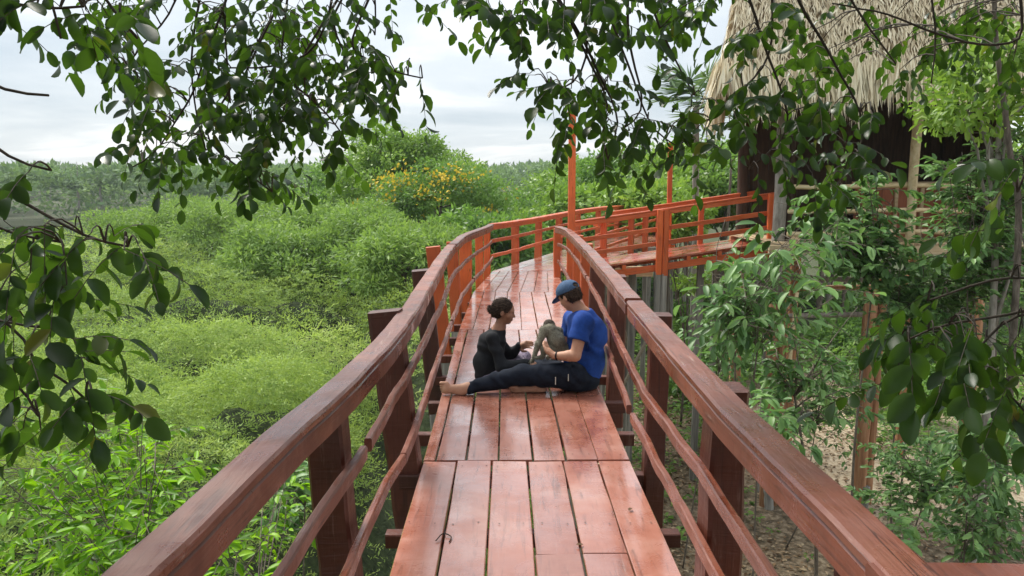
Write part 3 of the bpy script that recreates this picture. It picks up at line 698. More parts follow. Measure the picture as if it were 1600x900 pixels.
# ------------------------------------------------------------------ figures: smooth bodies from blended round shapes
class Body:
    def __init__(s, lo, hi, h):
        s.lo = np.array(lo, float); s.h = h; s.n = np.ceil((np.array(hi) - s.lo) / h).astype(int) + 1
        s.f = np.full(s.n, 1.0, np.float32)
    def _win(s, lo, hi):
        a = np.clip(np.floor((np.asarray(lo) - s.lo) / s.h).astype(int), 0, s.n); b = np.clip(np.ceil((np.asarray(hi) - s.lo) / s.h).astype(int) + 1, 0, s.n)
        g_ = [s.lo[i] + np.arange(a[i], b[i]) * s.h for i in range(3)]
        return tuple(slice(a[i], b[i]) for i in range(3)), np.meshgrid(*g_, indexing='ij')
    def _put(s, sl, d, k, cut=False):
        if cut: s.f[sl] = np.maximum(s.f[sl], -d); return
        f = s.f[sl]; t = np.clip(.5 + .5 * (d - f) / k, 0, 1); s.f[sl] = d * (1 - t) + f * t - k * t * (1 - t)
    def cone(s, a, b, ra, rb, k=.02, cut=False, sq=(1, 1, 1)):
        a, b = np.asarray(a, float), np.asarray(b, float); m = max(ra, rb) + 3 * k + .02
        sl, (x, y, z) = s._win(np.minimum(a, b) - m, np.maximum(a, b) + m); ab = b - a
        t = np.clip(((x - a[0]) * ab[0] + (y - a[1]) * ab[1] + (z - a[2]) * ab[2]) / (ab @ ab + 1e-9), 0, 1)
        d = np.sqrt(((x - a[0] - t * ab[0]) / sq[0]) ** 2 + ((y - a[1] - t * ab[1]) / sq[1]) ** 2 + ((z - a[2] - t * ab[2]) / sq[2]) ** 2) - (ra + (rb - ra) * t)
        s._put(sl, d.astype(np.float32), k, cut); return s
    def chain(s, pts, rad, k=.02):
        for i in range(len(pts) - 1): s.cone(pts[i], pts[i + 1], rad[i], rad[i + 1], k)
        return s
    def ell(s, c, r, axes=None, k=.02, cut=False):
        c, r = np.asarray(c, float), np.asarray(r, float); m = r.max() + 3 * k + .02
        sl, (x, y, z) = s._win(c - m, c + m); A = np.eye(3) if axes is None else np.asarray(axes)
        q = [((x - c[0]) * A[i][0] + (y - c[1]) * A[i][1] + (z - c[2]) * A[i][2]) / r[i] for i in range(3)]
        l_ = np.sqrt(q[0] ** 2 + q[1] ** 2 + q[2] ** 2); l2 = np.sqrt((q[0] / r[0]) ** 2 + (q[1] / r[1]) ** 2 + (q[2] / r[2]) ** 2)
        d = l_ * (l_ - 1) / np.maximum(l2, 1e-5)
        s._put(sl, d.astype(np.float32), k, cut); return s
    def half(s, p, nrm, box):
        """cut away the side the normal points to, inside a box"""
        sl, (x, y, z) = s._win(*box); nrm = unit(np.asarray(nrm, float)); d = -((x - p[0]) * nrm[0] + (y - p[1]) * nrm[1] + (z - p[2]) * nrm[2])
        s.f[sl] = np.maximum(s.f[sl], -d.astype(np.float32)); return s
    def folds(s, amp, fr, dirv, seed=0):
        g_ = [s.lo[i] + np.arange(s.n[i]) * s.h for i in range(3)]; x, y, z = np.meshgrid(*g_, indexing='ij')
        u = x * dirv[0] + y * dirv[1] + z * dirv[2]; w = .5 * np.sin(x * fr * .37 + seed) + .6 * np.sin(y * fr * .31 + 2 * seed) + .5 * np.sin(z * fr * .43 + 3 * seed)
        s.f += (amp * np.sin(u * fr + 2.2 * w) * (.6 + .4 * np.sin(w * 3 + u * fr * .2))).astype(np.float32); return s
    def mesh(s, name, mat, parent):
        f = s.f; ins = f < 0; c = np.zeros(tuple(s.n - 1), np.uint8)
        for i in (0, 1):
            for j in (0, 1):
                for k in (0, 1): c += ins[i:s.n[0] - 1 + i, j:s.n[1] - 1 + j, k:s.n[2] - 1 + k]
        act = np.argwhere((c > 0) & (c < 8)); idx = np.full(tuple(s.n - 1), -1, np.int32); idx[tuple(act.T)] = np.arange(len(act))
        acc = np.zeros((len(act), 3)); cnt = np.zeros(len(act))
        for ax in range(3):
            o1, o2 = [q for q in range(3) if q != ax]
            for i in (0, 1):
                for j in (0, 1):
                    p0 = act.copy(); p0[:, o1] += i; p0[:, o2] += j; p1 = p0.copy(); p1[:, ax] += 1
                    f0, f1 = f[tuple(p0.T)], f[tuple(p1.T)]; m = (f0 < 0) != (f1 < 0)
                    t = np.where(m, f0 / np.where(m, f0 - f1, 1), 0); q = p0.astype(float); q[:, ax] += t
                    acc += q * m[:, None]; cnt += m
        v = s.lo + (acc / np.maximum(cnt, 1)[:, None]) * s.h
        quads = []
        for ax in range(3):
            o1, o2 = (ax + 1) % 3, (ax + 2) % 3
            sl0 = [slice(1, -1)] * 3; sl0[ax] = slice(0, -1); sl1 = [slice(1, -1)] * 3; sl1[ax] = slice(1, None)
            a, b = ins[tuple(sl0)], ins[tuple(sl1)]; e_ = np.argwhere(a != b); flip = a[tuple(e_.T)]
            off = np.ones(3, int); off[ax] = 0; e_ = e_ + off
            def cell(d1, d2):
                q = e_.copy(); q[:, o1] += d1; q[:, o2] += d2; return idx[tuple(q.T)]
            q = np.stack([cell(-1, -1), cell(0, -1), cell(0, 0), cell(-1, 0)], 1); q[~flip] = q[~flip][:, ::-1]; quads.append(q)
        quads = np.concatenate(quads); quads = quads[(quads >= 0).all(1)]
        return mesh_np(name, v, quads, mat, parent, True)
def strands(name, src, parent, n_, ln, wd, mat, flow=None, lift=.25):
    """short hairs growing from a surface, combed along flow(p)"""
    me = src.data; k = len(me.vertices); v = np.zeros(k * 3, np.float32); nn = np.zeros(k * 3, np.float32)
    me.vertices.foreach_get('co', v); me.vertices.foreach_get('normal', nn); v = v.reshape(-1, 3); nn = nn.reshape(-1, 3)
    i_ = rng.choice(k, n_); p, q = v[i_].astype(float), nn[i_].astype(float)
    f = np.tile([0, 0, -1.0], (n_, 1)) if flow is None else flow(p)
    f = f - q * (f * q).sum(1, keepdims=True); d = unit(f) + q * lift * rng.uniform(.3, 1.5, n_)[:, None] + rng.normal(0, .22, (n_, 3))
    return leaves(name, p + rng.normal(0, .002, (n_, 3)), d, q + rng.normal(0, .4, (n_, 3)), ln * rng.uniform(.5, 1.3, n_), wd, mat, parent, tint=rng.random(n_))
def tint_mat(name, stops, rough=.8):
    m, n, l, out = new_mat(name); at_ = N(n, 'ShaderNodeAttribute', attribute_name='tint'); rp = ramp(n, stops); l.new(at_.outputs['Fac'], rp.inputs[0])
    b = N(n, 'ShaderNodeBsdfPrincipled', inp={'Roughness': rough}); b.inputs['Specular IOR Level'].default_value = .2; l.new(rp.outputs[0], b.inputs['Base Color']); l.new(b.outputs[0], out.inputs[0])
tint_mat('hair_strands', [(0, (.008, .005, .004)), (.6, (.035, .022, .016)), (1, (.12, .078, .052))]); tint_mat('fur_strands', [(0, (.10, .092, .065)), (.5, (.19, .178, .13)), (1, (.31, .29, .22))])
def skin_mat(name, c0, c1):
    return noise_mat(name, [(.3, c0), (.7, c1)], 22, (1, 1, 1), .55, .15, .002, rnd=False, spec=.35)
skin_mat('skin', (.40, .20, .125), (.52, .28, .18)); skin_mat('skin_tan', (.26, .125, .075), (.36, .18, .11))
noise_mat('blue_cotton', [(.3, (.007, .038, .20)), (.7, (.013, .065, .31))], 30, (1, 1, 1), .85, .15, .003, rnd=False)
noise_mat('dark_trousers', [(.3, (.006, .008, .014)), (.7, (.015, .020, .032))], 26, (1, 1, 1), .85, .25, .003, rnd=False, spec=.12)
noise_mat('black_cotton', [(.3, (.007, .008, .010)), (.7, (.017, .018, .022))], 30, (1, 1, 1), .9, .2, .003, rnd=False)
noise_mat('printed_cotton', [(.40, (.08, .07, .10)), (.48, (.30, .25, .32)), (.56, (.16, .11, .17)), (.64, (.48, .44, .46))], 46, (1.5, 1, 1), .85, .15, .003, rnd=False)
noise_mat('brown_hair', [(.35, (.010, .007, .005)), (.65, (.075, .048, .034))], 80, (.35, 1, 1), .85, .6, .004, rnd=False, spec=.12)
noise_mat('cap_denim', [(.3, (.028, .060, .125)), (.7, (.070, .125, .215))], 70, (1, 1, 1), .85, .3, .003, rnd=False)
noise_mat('black_plastic', [(.3, (.008, .008, .008)), (.7, (.015, .015, .015))], 20, (1, 1, 1), .4, .05, .001, rnd=False)
noise_mat('zip_metal', [(.3, (.45, .42, .36)), (.7, (.6, .58, .5))], 20, (1, 1, 1), .35, .05, .001, rnd=False)
noise_mat('monkey_fur', [(.3, (.14, .13, .095)), (.5, (.20, .188, .14)), (.7, (.26, .245, .185))], 110, (1, 1, .5), .9, .8, .006, rnd=False)
noise_mat('monkey_dark_fur', [(.3, (.030, .022, .016)), (.7, (.075, .055, .04))], 60, (1, 1, .5), .9, .8, .006, rnd=False)
def fingers(B, wrist, palm, tip_dir, spread_dir, nrm, L=.075, r=.0085, curl=.5, thumb=1, k=.006):
    """palm and five bent fingers"""
    wrist, palm = np.asarray(wrist, float), np.asarray(palm, float); td = unit(np.asarray(tip_dir, float)); sd = unit(np.asarray(spread_dir, float)); nr = unit(np.asarray(nrm, float))
    B.cone(wrist, palm, .026, .028, .01)
    for i, (o, l_) in enumerate(((-1.5, .86), (-.5, 1.0), (.5, .97), (1.5, .76))):
        k0 = palm + sd * o * .0185 + td * .012; B.cone(wrist + sd * o * .009, k0, .016, .0125, .01)
        k1 = k0 + td * L * l_ * .5 + nr * L * .12 * curl; k2 = k1 + td * L * l_ * .32 + nr * L * .35 * curl; k3 = k2 + td * L * l_ * .12 + nr * L * .35 * curl
        B.chain([k0, k1, k2, k3], [r * 1.15, r, r * .92, r * .8], k)
    t0 = wrist + (palm - wrist) * .35 - sd * .020 * thumb; t1 = t0 - sd * .028 * thumb + td * .022 + nr * .012; t2 = t1 + td * .030 + nr * .014 - sd * .004 * thumb
    B.chain([t0, t1, t2], [.015, .0115, .0095], k)
def head(B, c, fwd, up, s=1.0, jaw=1.0):
    """skull, jaw, brow, nose, lips, chin, ears; c is the centre of the skull"""
    c = np.asarray(c, float); f = unit(np.asarray(fwd, float)); u = unit(np.asarray(up, float) - f * (np.asarray(up, float) @ f)); r_ = np.cross(f, u); A = [f, r_, u]
    W = lambda a, b, d: c + s * (f * a + r_ * b + u * d)
    B.ell(W(-.008, 0, .022), s * np.array([.098, .077, .090]), A, .01)
    B.ell(W(.030, 0, -.040), s * np.array([.060, .056 * jaw, .066]), A, .03)
    B.ell(W(.062, 0, -.088), s * np.array([.024, .026 * jaw, .020]), A, .02)
    B.ell(W(.076, 0, .020), s * np.array([.018, .050, .014]), A, .015)
    B.cone(W(.084, 0, .008), W(.105, 0, -.030), .008 * s, .012 * s, .012)
    for q in (-1, 1):
        B.ell(W(.094, .012 * q, -.034), s * np.array([.008, .008, .007]), A, .008)
        B.ell(W(.083, .032 * q, -.002), s * np.array([.014, .017, .011]), A, cut=True)
        B.ell(W(.074, .032 * q, -.002), s * np.array([.013, .014, .011]), A, .006)
        B.ell(W(.058, .044 * q, -.030), s * np.array([.022, .020, .020]), A, .02)
        B.ell(W(-.006, .079 * q, -.012), s * np.array([.018, .009, .030]), A, .006)
    B.ell(W(.091, 0, -.056), s * np.array([.010, .022, .006]), A, .007); B.ell(W(.089, 0, -.068), s * np.array([.010, .019, .007]), A, .007)
    return W, A

# ---- man in the blue shirt
MY = 6.12
man = empty('person', (.58, MY + .1, 0.0), 'barefoot person in blue T-shirt and denim cap sitting with one leg stretched out', 'person')
hipL, hipR, pel = at(896, 588, 6.06), at(893, 589, 6.36), at(905, 588, 6.20)
kneeL, ankL = at(815, 586, 6.03), at(730, 606, 5.99)
kneeR, ankR = at(846, 573, 6.62), at(836, 605, 6.06)
waist, chest, neck0 = at(910, 562, 6.24), at(918, 518, 6.24), at(913, 491, 6.25)
shL, shR = at(911, 502, 6.05), at(896, 498, 6.46)
elL, wrL = at(899, 556, 5.97), at(866, 556, 6.03)
elR, wrR = at(884, 536, 6.56), at(876, 548, 6.42)
hc = at(890, 462, 6.26); hf = np.array([-.64, .62, -.52]); hu = np.array([-.25, .1, 1.0])
B = Body((-.60, 5.78, -.01), (.92, 6.78, .98), .0068)
B.chain([pel, waist, chest, neck0], [.125, .12, .13, .062], .04); B.cone(shL, shR, .06, .06, .04)
B.cone(neck0 - [0, 0, .01], hc - [-.01, 0, .03], .058, .054, .02)
Wm, Am = head(B, hc, hf, hu, 1.0, 1.12)
for sh, el, wr in ((shL, elL, wrL), (shR, elR, wrR)):
    B.chain([sh, el], [.058, .044], .02); m_ = el + (wr - el) * .3; B.chain([el, m_, wr], [.043, .043, .028], .015)
for hp, kn, an in ((hipL, kneeL, ankL), (hipR, kneeR, ankR)):
    B.chain([hp, kn], [.088, .060], .03); m_ = kn + (an - kn) * .35; B.chain([kn, m_, an], [.058, .052, .034], .02)
fingers(B, wrL, at(857, 549, 6.05), (-.45, .25, .75), (-.6, -.75, .1), (.2, .9, .1), curl=.6, thumb=-1)
fingers(B, wrR, at(868, 551, 6.36), (-.8, -.5, .1), (.2, .1, .9), (.3, -.9, .1), curl=.7)
def foot(B, an, heel, ball, tdir, big, L=.035, r=.012):
    """ankle, heel, ball of the foot and five toes; big = direction from little toe to big toe"""
    an, heel, ball = [np.asarray(q, float) for q in (an, heel, ball)]; big = unit(np.asarray(big, float)); td = unit(np.asarray(tdir, float))
    B.cone(an, heel, .036, .032, .025); B.cone(an, ball, .034, .024, .03); B.cone(heel, ball - big * .02, .030, .022, .03); B.cone(ball - big * .030, ball + big * .030, .019, .022, .02)
    for i in range(5):
        o = (.040, .0175, -.002, -.021, -.038)[i]; l_ = (1.3, 1.3, 1.2, 1.05, .9)[i]; rr = r * (1.2, .80, .76, .72, .70)[i]
        t0 = ball + big * o; B.cone(t0, t0 + td * L * l_, rr, rr * .9, .004)
foot(B, ankL, at(722, 612, 5.99), at(697, 606, 5.98), (-1, -.05, .05), (.12, -.10, 1))
foot(B, ankR, at(846, 609, 6.07), at(806, 610, 6.05), (-1, -.1, -.05), (0, -.35, .6))
B.half((0, 0, .004), (0, 0, -1), ((-.7, 5.7, -.1), (1, 7, .004)))
B.mesh('body', 'skin', man)
# trousers
B = Body((-.52, 5.80, -.005), (.92, 6.80, .50), .0075)
B.chain([pel, waist - [0, 0, .04]], [.155, .145], .04); B.cone(hipL, hipR, .11, .11, .04); B.ell(pel - [0, 0, .02], (.17, .19, .12), None, .03)
B.chain([hipL, kneeL], [.112, .083], .03); B.chain([kneeL, kneeL + (ankL - kneeL) * .45, at(731, 607, 5.99)], [.080, .070, .047], .02)
B.chain([hipR, kneeR], [.11, .082], .03); B.chain([kneeR, kneeR + (ankR - kneeR) * .45, kneeR + (ankR - kneeR) * .80], [.078, .068, .052], .02)
B.half(at(731, 607, 5.99), (-1, 0, .1), ((-.52, 5.8, -.02), (-.2, 6.2, .2)))
B.folds(.0075, 58, (.75, .1, .65), 1.0)
B.half((0, 0, .006), (0, 0, -1), ((-.7, 5.7, -.1), (1, 7, .006)))
tr = B.mesh('trousers', 'dark_trousers', man)
for (x, y), l_ in (((868, 595), .06), ((888, 590), .055)):
    a_ = at(x, y, 5.935); MB().box(a_ - [.003, .006, l_ / 2], a_ + [.003, .004, l_ / 2]).build('zip', 'zip_metal', tr)
# shirt
B = Body((.10, 5.80, .05), (.95, 6.80, .80), .0075)
B.chain([at(911, 586, 6.21), waist, chest, neck0 - [-.01, 0, .02]], [.148, .150, .155, .088], .05); B.cone(shL - [0, 0, .01], shR - [0, 0, .01], .082, .082, .05)
B.ell(at(922, 528, 6.25), (.108, .19, .17), None, .05); B.ell(at(923, 566, 6.23), (.108, .16, .15), None, .05)
for sh, el in ((shL, elL), (shR, elR)):
    e2 = sh + (el - sh) * .60; B.cone(sh, e2, .080, .082, .03); dv = unit(el - sh); q = sh + (el - sh) * .56
    B.half(q, dv, (np.minimum(e2, q) - .105, np.maximum(e2, q) + .105) if sh is shR else (e2 - [.125, .13, .09], e2 + [.075, .085, .035]))
B.ell(neck0 + [-.022, 0, .068], (.072, .074, .06), None, cut=True)
B.folds(.0080, 42, (.55, .25, .8), 2.0)
B.half(at(930, 589, 6.2), (0.1, 0, -1), ((.1, 5.7, 0), (1, 6.9, .12)))
B.mesh('shirt', 'blue_cotton', man)
# hair, cap, watch
B = Body(hc - .17, hc + .17, .0045)
B.ell(Wm(-.018, 0, .018), (.098, .083, .088), Am, .01); B.ell(Wm(-.05, 0, -.03), (.055, .066, .055), Am, .02)
B.half(Wm(.052, 0, 0), Am[0], (hc - .2, hc + .2)); B.half(Wm(0, 0, -.068), -np.array(Am[2]), (hc - .2, hc + .2))
for q in (-1, 1): B.ell(Wm(.03, .085 * q, -.045), (.05, .03, .045), Am, cut=True)
B.mesh('hair', 'brown_hair', man)
B = Body(hc - .24, hc + .24, .0045)
B.ell(Wm(-.006, 0, .042), (.111, .093, .088), Am, .01); B.half(Wm(0, 0, .030), -np.array(Am[2]) + .12 * np.array(Am[0]), (hc - .25, hc + .25))
B.ell(Wm(-.004, 0, .02), (.103, .085, .088), Am, cut=True)
B.ell(Wm(.108, 0, .030), (.078, .076, .010), [unit(np.array(Am[0]) - .25 * np.array(Am[2])), Am[1], unit(np.array(Am[2]) + .25 * np.array(Am[0]))], .012)
B.ell(Wm(-.004, 0, .0), (.100, .083, .100), Am, cut=True)
B.ell(Wm(-.112, 0, .052), (.03, .034, .020), Am, cut=True)
B.cone(Wm(-.095, .036, .038), Wm(-.098, -.036, .038), .007, .007, .008)
MH = bpy.data.objects[[o.name for o in man.children if o.name.startswith('hair')][0]]; strands('hair_strands', MH, MH, 1500, .022, .003, 'hair_strands', lift=.15)
cp = B.mesh('cap', 'cap_denim', man)
MB().tube([Wm(-.006, 0, .128), Wm(-.006, 0, .135)], [.009, .006], 8).build('button', 'cap_denim', cp, smooth=True)
dv = unit(elL - wrL); c0 = wrL + dv * .022; s_ = unit(np.cross(dv, [0, 0, 1.0])); u_ = np.cross(s_, dv); an = np.linspace(0, 2 * math.pi, 25)
MB().tube(c0 + (np.cos(an)[:, None] * s_ + np.sin(an)[:, None] * u_) * .031, .0075, 6).build('wristband', 'black_plastic', man, smooth=True)

# ---- girl in black
girl = empty('person', (-.13, 6.42, 0.0), 'person in black sweater with hair in a bun sitting cross-legged', 'person')
gp, gw, gch, gn = at(764, 592, 6.44), at(763, 566, 6.44), at(769, 536, 6.44), at(779, 514, 6.44)
gsN, gsF = at(769, 529, 6.30), at(777, 527, 6.60)
geN, gwN = at(785, 573, 6.24), at(826, 568, 6.22)
geF, gwF = at(795, 556, 6.66), at(812, 541, 6.60)
gkN, gaN = at(810, 584, 6.20), at(800, 600, 6.50)
gkF, gaF = at(817, 559, 6.74), at(806, 597, 6.30)
gh = at(787, 486, 6.44); gf = np.array([.97, -.06, -.20]); gu = np.array([.2, 0, 1.0])
B = Body((-.42, 6.02, -.01), (.32, 6.95, .84), .0065)
B.chain([gp, gw, gch, gn], [.098, .085, .088, .055], .04); B.cone(gsN, gsF, .038, .038, .03); B.cone(gn - [0, 0, .03], gh - [0.012, 0, .03], .042, .042, .02)
Wg, Ag = head(B, gh, gf, gu, .93, .92)
for sh, el, wr in ((gsN, geN, gwN), (gsF, geF, gwF)): B.chain([sh, el, wr], [.042, .034, .022], .015)
fingers(B, gwN, at(834, 570, 6.21), (.9, 0, -.3), (.15, -.9, .1), (0, -.15, -1), L=.062, r=.0075, curl=.5, thumb=-1)
fingers(B, gwF, at(819, 539, 6.58), (.85, -.35, .25), (.3, .2, .9), (.35, -.75, -.1), L=.060, r=.0075, curl=.9)
for hp, kn, an_ in ((gp + [.02, -.08, -.01], gkN, gaN), (gp + [.02, .08, -.01], gkF, gaF)): B.chain([hp, kn, an_], [.075, .05, .032], .02)
foot(B, gaN, gaN + [-.03, .03, -.02], gaN + [.10, .06, -.01], (.8, .5, 0), (0, 0, 1), .028, .010)
foot(B, gaF, gaF + [-.03, -.03, -.02], gaF + [.09, -.06, -.01], (.8, -.4, 0), (0, 0, 1), .028, .010)
B.half((0, 0, .004), (0, 0, -1), ((-.7, 5.7, -.1), (1, 7, .004)))
B.mesh('body', 'skin_tan', girl)
B = Body((-.42, 6.00, 0.0), (.24, 6.96, .66), .0075)
B.chain([at(764, 598, 6.44), gw, gch, gn - [0, 0, .03]], [.114, .108, .110, .064], .05); B.cone(gsN, gsF, .050, .050, .04); B.ell(at(758, 570, 6.44), (.088, .130, .14), None, .05)
for sh, el, wr in ((gsN, geN, gwN), (gsF, geF, gwF)): B.chain([sh, el, el + (wr - el) * .93], [.052, .050, .039], .025)
B.ell(gn + [.005, 0, .022], (.055, .058, .045), None, cut=True)
B.folds(.0060, 50, (.35, .2, .9), 4.0)
B.half((0, 0, .006), (0, 0, -1), ((-.7, 5.7, -.1), (1, 7.1, .006)))
B.mesh('sweater', 'black_cotton', girl)
B = Body((-.30, 6.0, 0.0), (.32, 6.95, .40), .006)
for hp, kn, an_ in ((gp + [.02, -.08, -.01], gkN, gaN), (gp + [.02, .08, -.01], gkF, gaF)): B.chain([hp, kn, kn + (an_ - kn) * .85], [.09, .068, .050], .03)
B.ell(gp, (.12, .15, .09), None, .03); B.folds(.004, 60, (.5, .4, .7), 5.0); B.half((0, 0, .006), (0, 0, -1), ((-.7, 5.7, -.1), (1, 7.1, .006)))
B.mesh('printed_trousers', 'printed_cotton', girl)
B = Body(gh - .19, gh + .17, .0045)
B.ell(Wg(-.015, 0, .024), (.095, .078, .087), Ag, .01); B.ell(Wg(-.055, 0, -.025), (.05, .06, .05), Ag, .03)
B.half(Wg(.058, 0, .03), np.array(Ag[0]) - .55 * np.array(Ag[2]), (gh - .2, gh + .2)); B.half(Wg(0, 0, -.072), -np.array(Ag[2]), (gh - .2, gh + .2))
for q in (-1, 1): B.ell(Wg(.042, .085 * q, -.050), (.062, .035, .052), Ag, cut=True)
B.ell(Wg(-.118, 0, -.008), (.026, .031, .028), Ag, .008); B.ell(Wg(-.115, .018, -.020), (.022, .024, .022), Ag, .006); B.ell(Wg(-.118, -.022, -.018), (.022, .024, .022), Ag, .006)
hr = B.mesh('hair', 'brown_hair', girl)
bun = Wg(-.12, 0, -.005); strands('hair_strands', hr, hr, 3600, .030, .003, 'hair_strands', lambda p: bun - p, lift=.04)
an = np.linspace(0, 2 * math.pi, 17); MB().tube([Wg(-.098, .024 * math.cos(q), -.004 + .024 * math.sin(q)) for q in an], .005, 5).build('hair_tie', 'black_plastic', hr, smooth=True)

# ---- small woolly monkey on the man's lap
mk = empty('woolly_monkey', at(868, 558, 6.22), 'small grey woolly monkey sitting in the lap, back turned', 'monkey')
B = Body(at(868, 535, 6.2) - .26, at(868, 535, 6.2) + .24, .0045)
hipm, backm, shm = at(874, 549, 6.20), at(869, 532, 6.18), at(860, 516, 6.20)
B.chain([hipm, backm, shm], [.068, .064, .050], .03); B.cone(at(850, 516, 6.20), at(873, 517, 6.24), .034, .032, .03)
B.ell(at(880, 546, 6.22), (.060, .07, .055), None, .03)
B.chain([at(850, 516, 6.19), at(841, 538, 6.14), at(834, 558, 6.12)], [.033, .024, .017], .02)
for q in (-1, 0, 1): B.cone(at(834, 558, 6.12), at(831 + q * 2.5, 566, 6.11 + .012 * q), .010, .006, .006)
B.chain([at(874, 518, 6.27), at(872, 540, 6.36), at(862, 552, 6.33)], [.032, .024, .016], .02)
B.chain([hipm + [-.01, -.03, 0], at(852, 545, 6.12), at(848, 557, 6.12)], [.045, .030, .018], .02); B.cone(at(848, 557, 6.12), at(838, 559, 6.10), .017, .011, .01)
B.chain([hipm + [.02, .06, 0], at(866, 548, 6.38), at(856, 558, 6.36)], [.045, .030, .018], .02)
B.chain([at(882, 556, 6.22), at(886, 560, 6.32), at(876, 560, 6.42), at(862, 560, 6.44)], [.024, .018, .015, .011], .02)
B.cone(shm, at(858, 510, 6.24), .036, .036, .02); hm = at(858, 508, 6.25)
B.ell(hm, (.043, .046, .040), None, .012); B.ell(hm + [-.012, .038, -.016], (.024, .024, .022), None, .015)
for q in (-1, 1): B.ell(hm + [.042 * q, .012, -.004], (.010, .006, .013), None, .004)
B.folds(.0009, 300, (.6, .5, .6), 7.0)
mb_ = B.mesh('body', 'monkey_fur', mk); strands('fur', mb_, mb_, 9000, .016, .0028, 'fur_strands', lift=.45)
B = Body(hm - .09, hm + .09, .004); B.ell(hm + [0, .002, .008], (.048, .050, .040), None, .01); B.half(hm + [0, .018, 0], (0, 1, -.2), (hm - .1, hm + .1)); B.half(hm + [0, 0, -.008], (0, -.2, -1), (hm - .1, hm + .1)); B.folds(.0014, 230, (.6, .5, .6), 8.0)
B.mesh('crest', 'monkey_dark_fur', mk)

# ------------------------------------------------------------------ leaf colours
leaf_mat('leaf_thicket', [(0.0, (0.06, 0.11, 0.025)), (0.35, (0.19, 0.30, 0.070)), (0.7, (0.34, 0.47, 0.12)), (1.0, (0.50, 0.58, 0.19))], .38, (.42, .56, .08), .6, .25)
leaf_mat('leaf_feather', [(0.0, (0.08, 0.14, 0.035)), (0.5, (0.20, 0.33, 0.075)), (1.0, (0.33, 0.46, 0.11))], .40, (.32, .50, .06), .55, .3)
leaf_mat('leaf_broad', [(0.0, (0.05, 0.11, 0.028)), (0.5, (0.13, 0.25, 0.05)), (1.0, (0.24, 0.38, 0.08))], .40, (.25, .46, .05), .5, .35)
leaf_mat('leaf_fresh', [(0.0, (0.10, 0.19, 0.03)), (0.5, (0.22, 0.37, 0.055)), (1.0, (0.36, 0.50, 0.085))], .40, (.24, .40, .04), .45, .4)
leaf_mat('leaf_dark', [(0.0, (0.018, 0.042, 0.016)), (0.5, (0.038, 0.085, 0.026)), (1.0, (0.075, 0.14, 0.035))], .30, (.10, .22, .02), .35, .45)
leaf_mat('leaf_far', [(0.0, (0.06, 0.11, 0.045)), (0.5, (0.14, 0.24, 0.085)), (1.0, (0.25, 0.36, 0.12))], .3, (.24, .38, .08), .7, .2)
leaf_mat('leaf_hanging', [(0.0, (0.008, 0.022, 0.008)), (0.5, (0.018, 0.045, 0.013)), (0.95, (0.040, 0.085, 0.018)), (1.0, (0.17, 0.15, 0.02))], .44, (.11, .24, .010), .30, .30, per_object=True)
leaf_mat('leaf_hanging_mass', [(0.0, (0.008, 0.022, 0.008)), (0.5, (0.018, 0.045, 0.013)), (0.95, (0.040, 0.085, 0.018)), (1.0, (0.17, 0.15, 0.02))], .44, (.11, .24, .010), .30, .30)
leaf_mat('leaf_lime', [(0.0, (0.05, 0.13, 0.010)), (0.45, (0.16, 0.36, 0.014)), (1.0, (0.34, 0.60, 0.03))], .45, (.38, .72, .01), .40, .25, per_object=True)
leaf_mat('leaf_lime_mass', [(0.0, (0.04, 0.10, 0.010)), (0.45, (0.13, 0.30, 0.014)), (1.0, (0.30, 0.55, 0.03))], .45, (.34, .66, .01), .40, .25)
leaf_mat('leaf_sapling', [(0.0, (0.08, 0.17, 0.055)), (0.5, (0.16, 0.31, 0.10)), (1.0, (0.26, 0.42, 0.14))], .40, (.18, .36, .06), .42, .4, per_object=True)
leaf_mat('leaf_sapling_mass', [(0.0, (0.06, 0.13, 0.045)), (0.5, (0.13, 0.25, 0.08)), (1.0, (0.23, 0.38, 0.12))], .38, (.16, .32, .05), .42, .4)
leaf_mat('flower_yellow', [(0.0, (0.55, 0.36, 0.02)), (1.0, (0.80, 0.60, 0.06))], .25, (.8, .6, .05), .6, .2)
leaf_mat('litter_leaf', [(0.0, (0.06, 0.035, 0.02)), (0.5, (0.22, 0.14, 0.075)), (1.0, (0.45, 0.36, 0.24))], .1, (.3, .2, .1), .8, .2)

# ovate leaf with a folded midrib: rows of (t, half width, lift)
_rows = [(0.0, .03, .0), (.15, .33, .02), (.40, .50, .03), (.68, .47, .02), (.90, .27, -.02), (1.0, .05, -.06)]
OV = np.array([c for t, w_, z_ in _rows for c in ((t, -w_, z_ + w_ * .22), (t, 0, z_), (t, w_, z_ + w_ * .22))])
OVF = np.array([(r * 3 + c, (r + 1) * 3 + c, (r + 1) * 3 + c + 1, r * 3 + c + 1) for r in range(5) for c in range(2)])
def ov_leaves(name, p, d, nrm, ln, asp, mat, parent=None, tint=None, kind='stuff'):
    p = np.asarray(p); n_ = len(p); d = unit(np.asarray(d)); s = unit(np.cross(nrm, d)); w_ = np.cross(d, s)
    ln = np.broadcast_to(ln, (n_,)); asp = np.broadcast_to(asp, (n_,))
    curl = rng.uniform(-.25, .15, n_)
    z = OV[None, :, 2] + curl[:, None] * OV[None, :, 0] ** 2
    v = p[:, None, :] + (OV[None, :, 0] * ln[:, None])[..., None] * d[:, None, :] + (OV[None, :, 1] * (ln * asp)[:, None])[..., None] * s[:, None, :] + (z * ln[:, None])[..., None] * w_[:, None, :]
    q = (OVF[None] + (np.arange(n_) * len(OV))[:, None, None]).reshape(-1, 4)
    if tint is None: tint = rng.random(n_)
    return mesh_np(name, v.reshape(-1, 3), q, mat, parent, True, np.repeat(tint, len(OV)), kind)
_leafmesh = {}
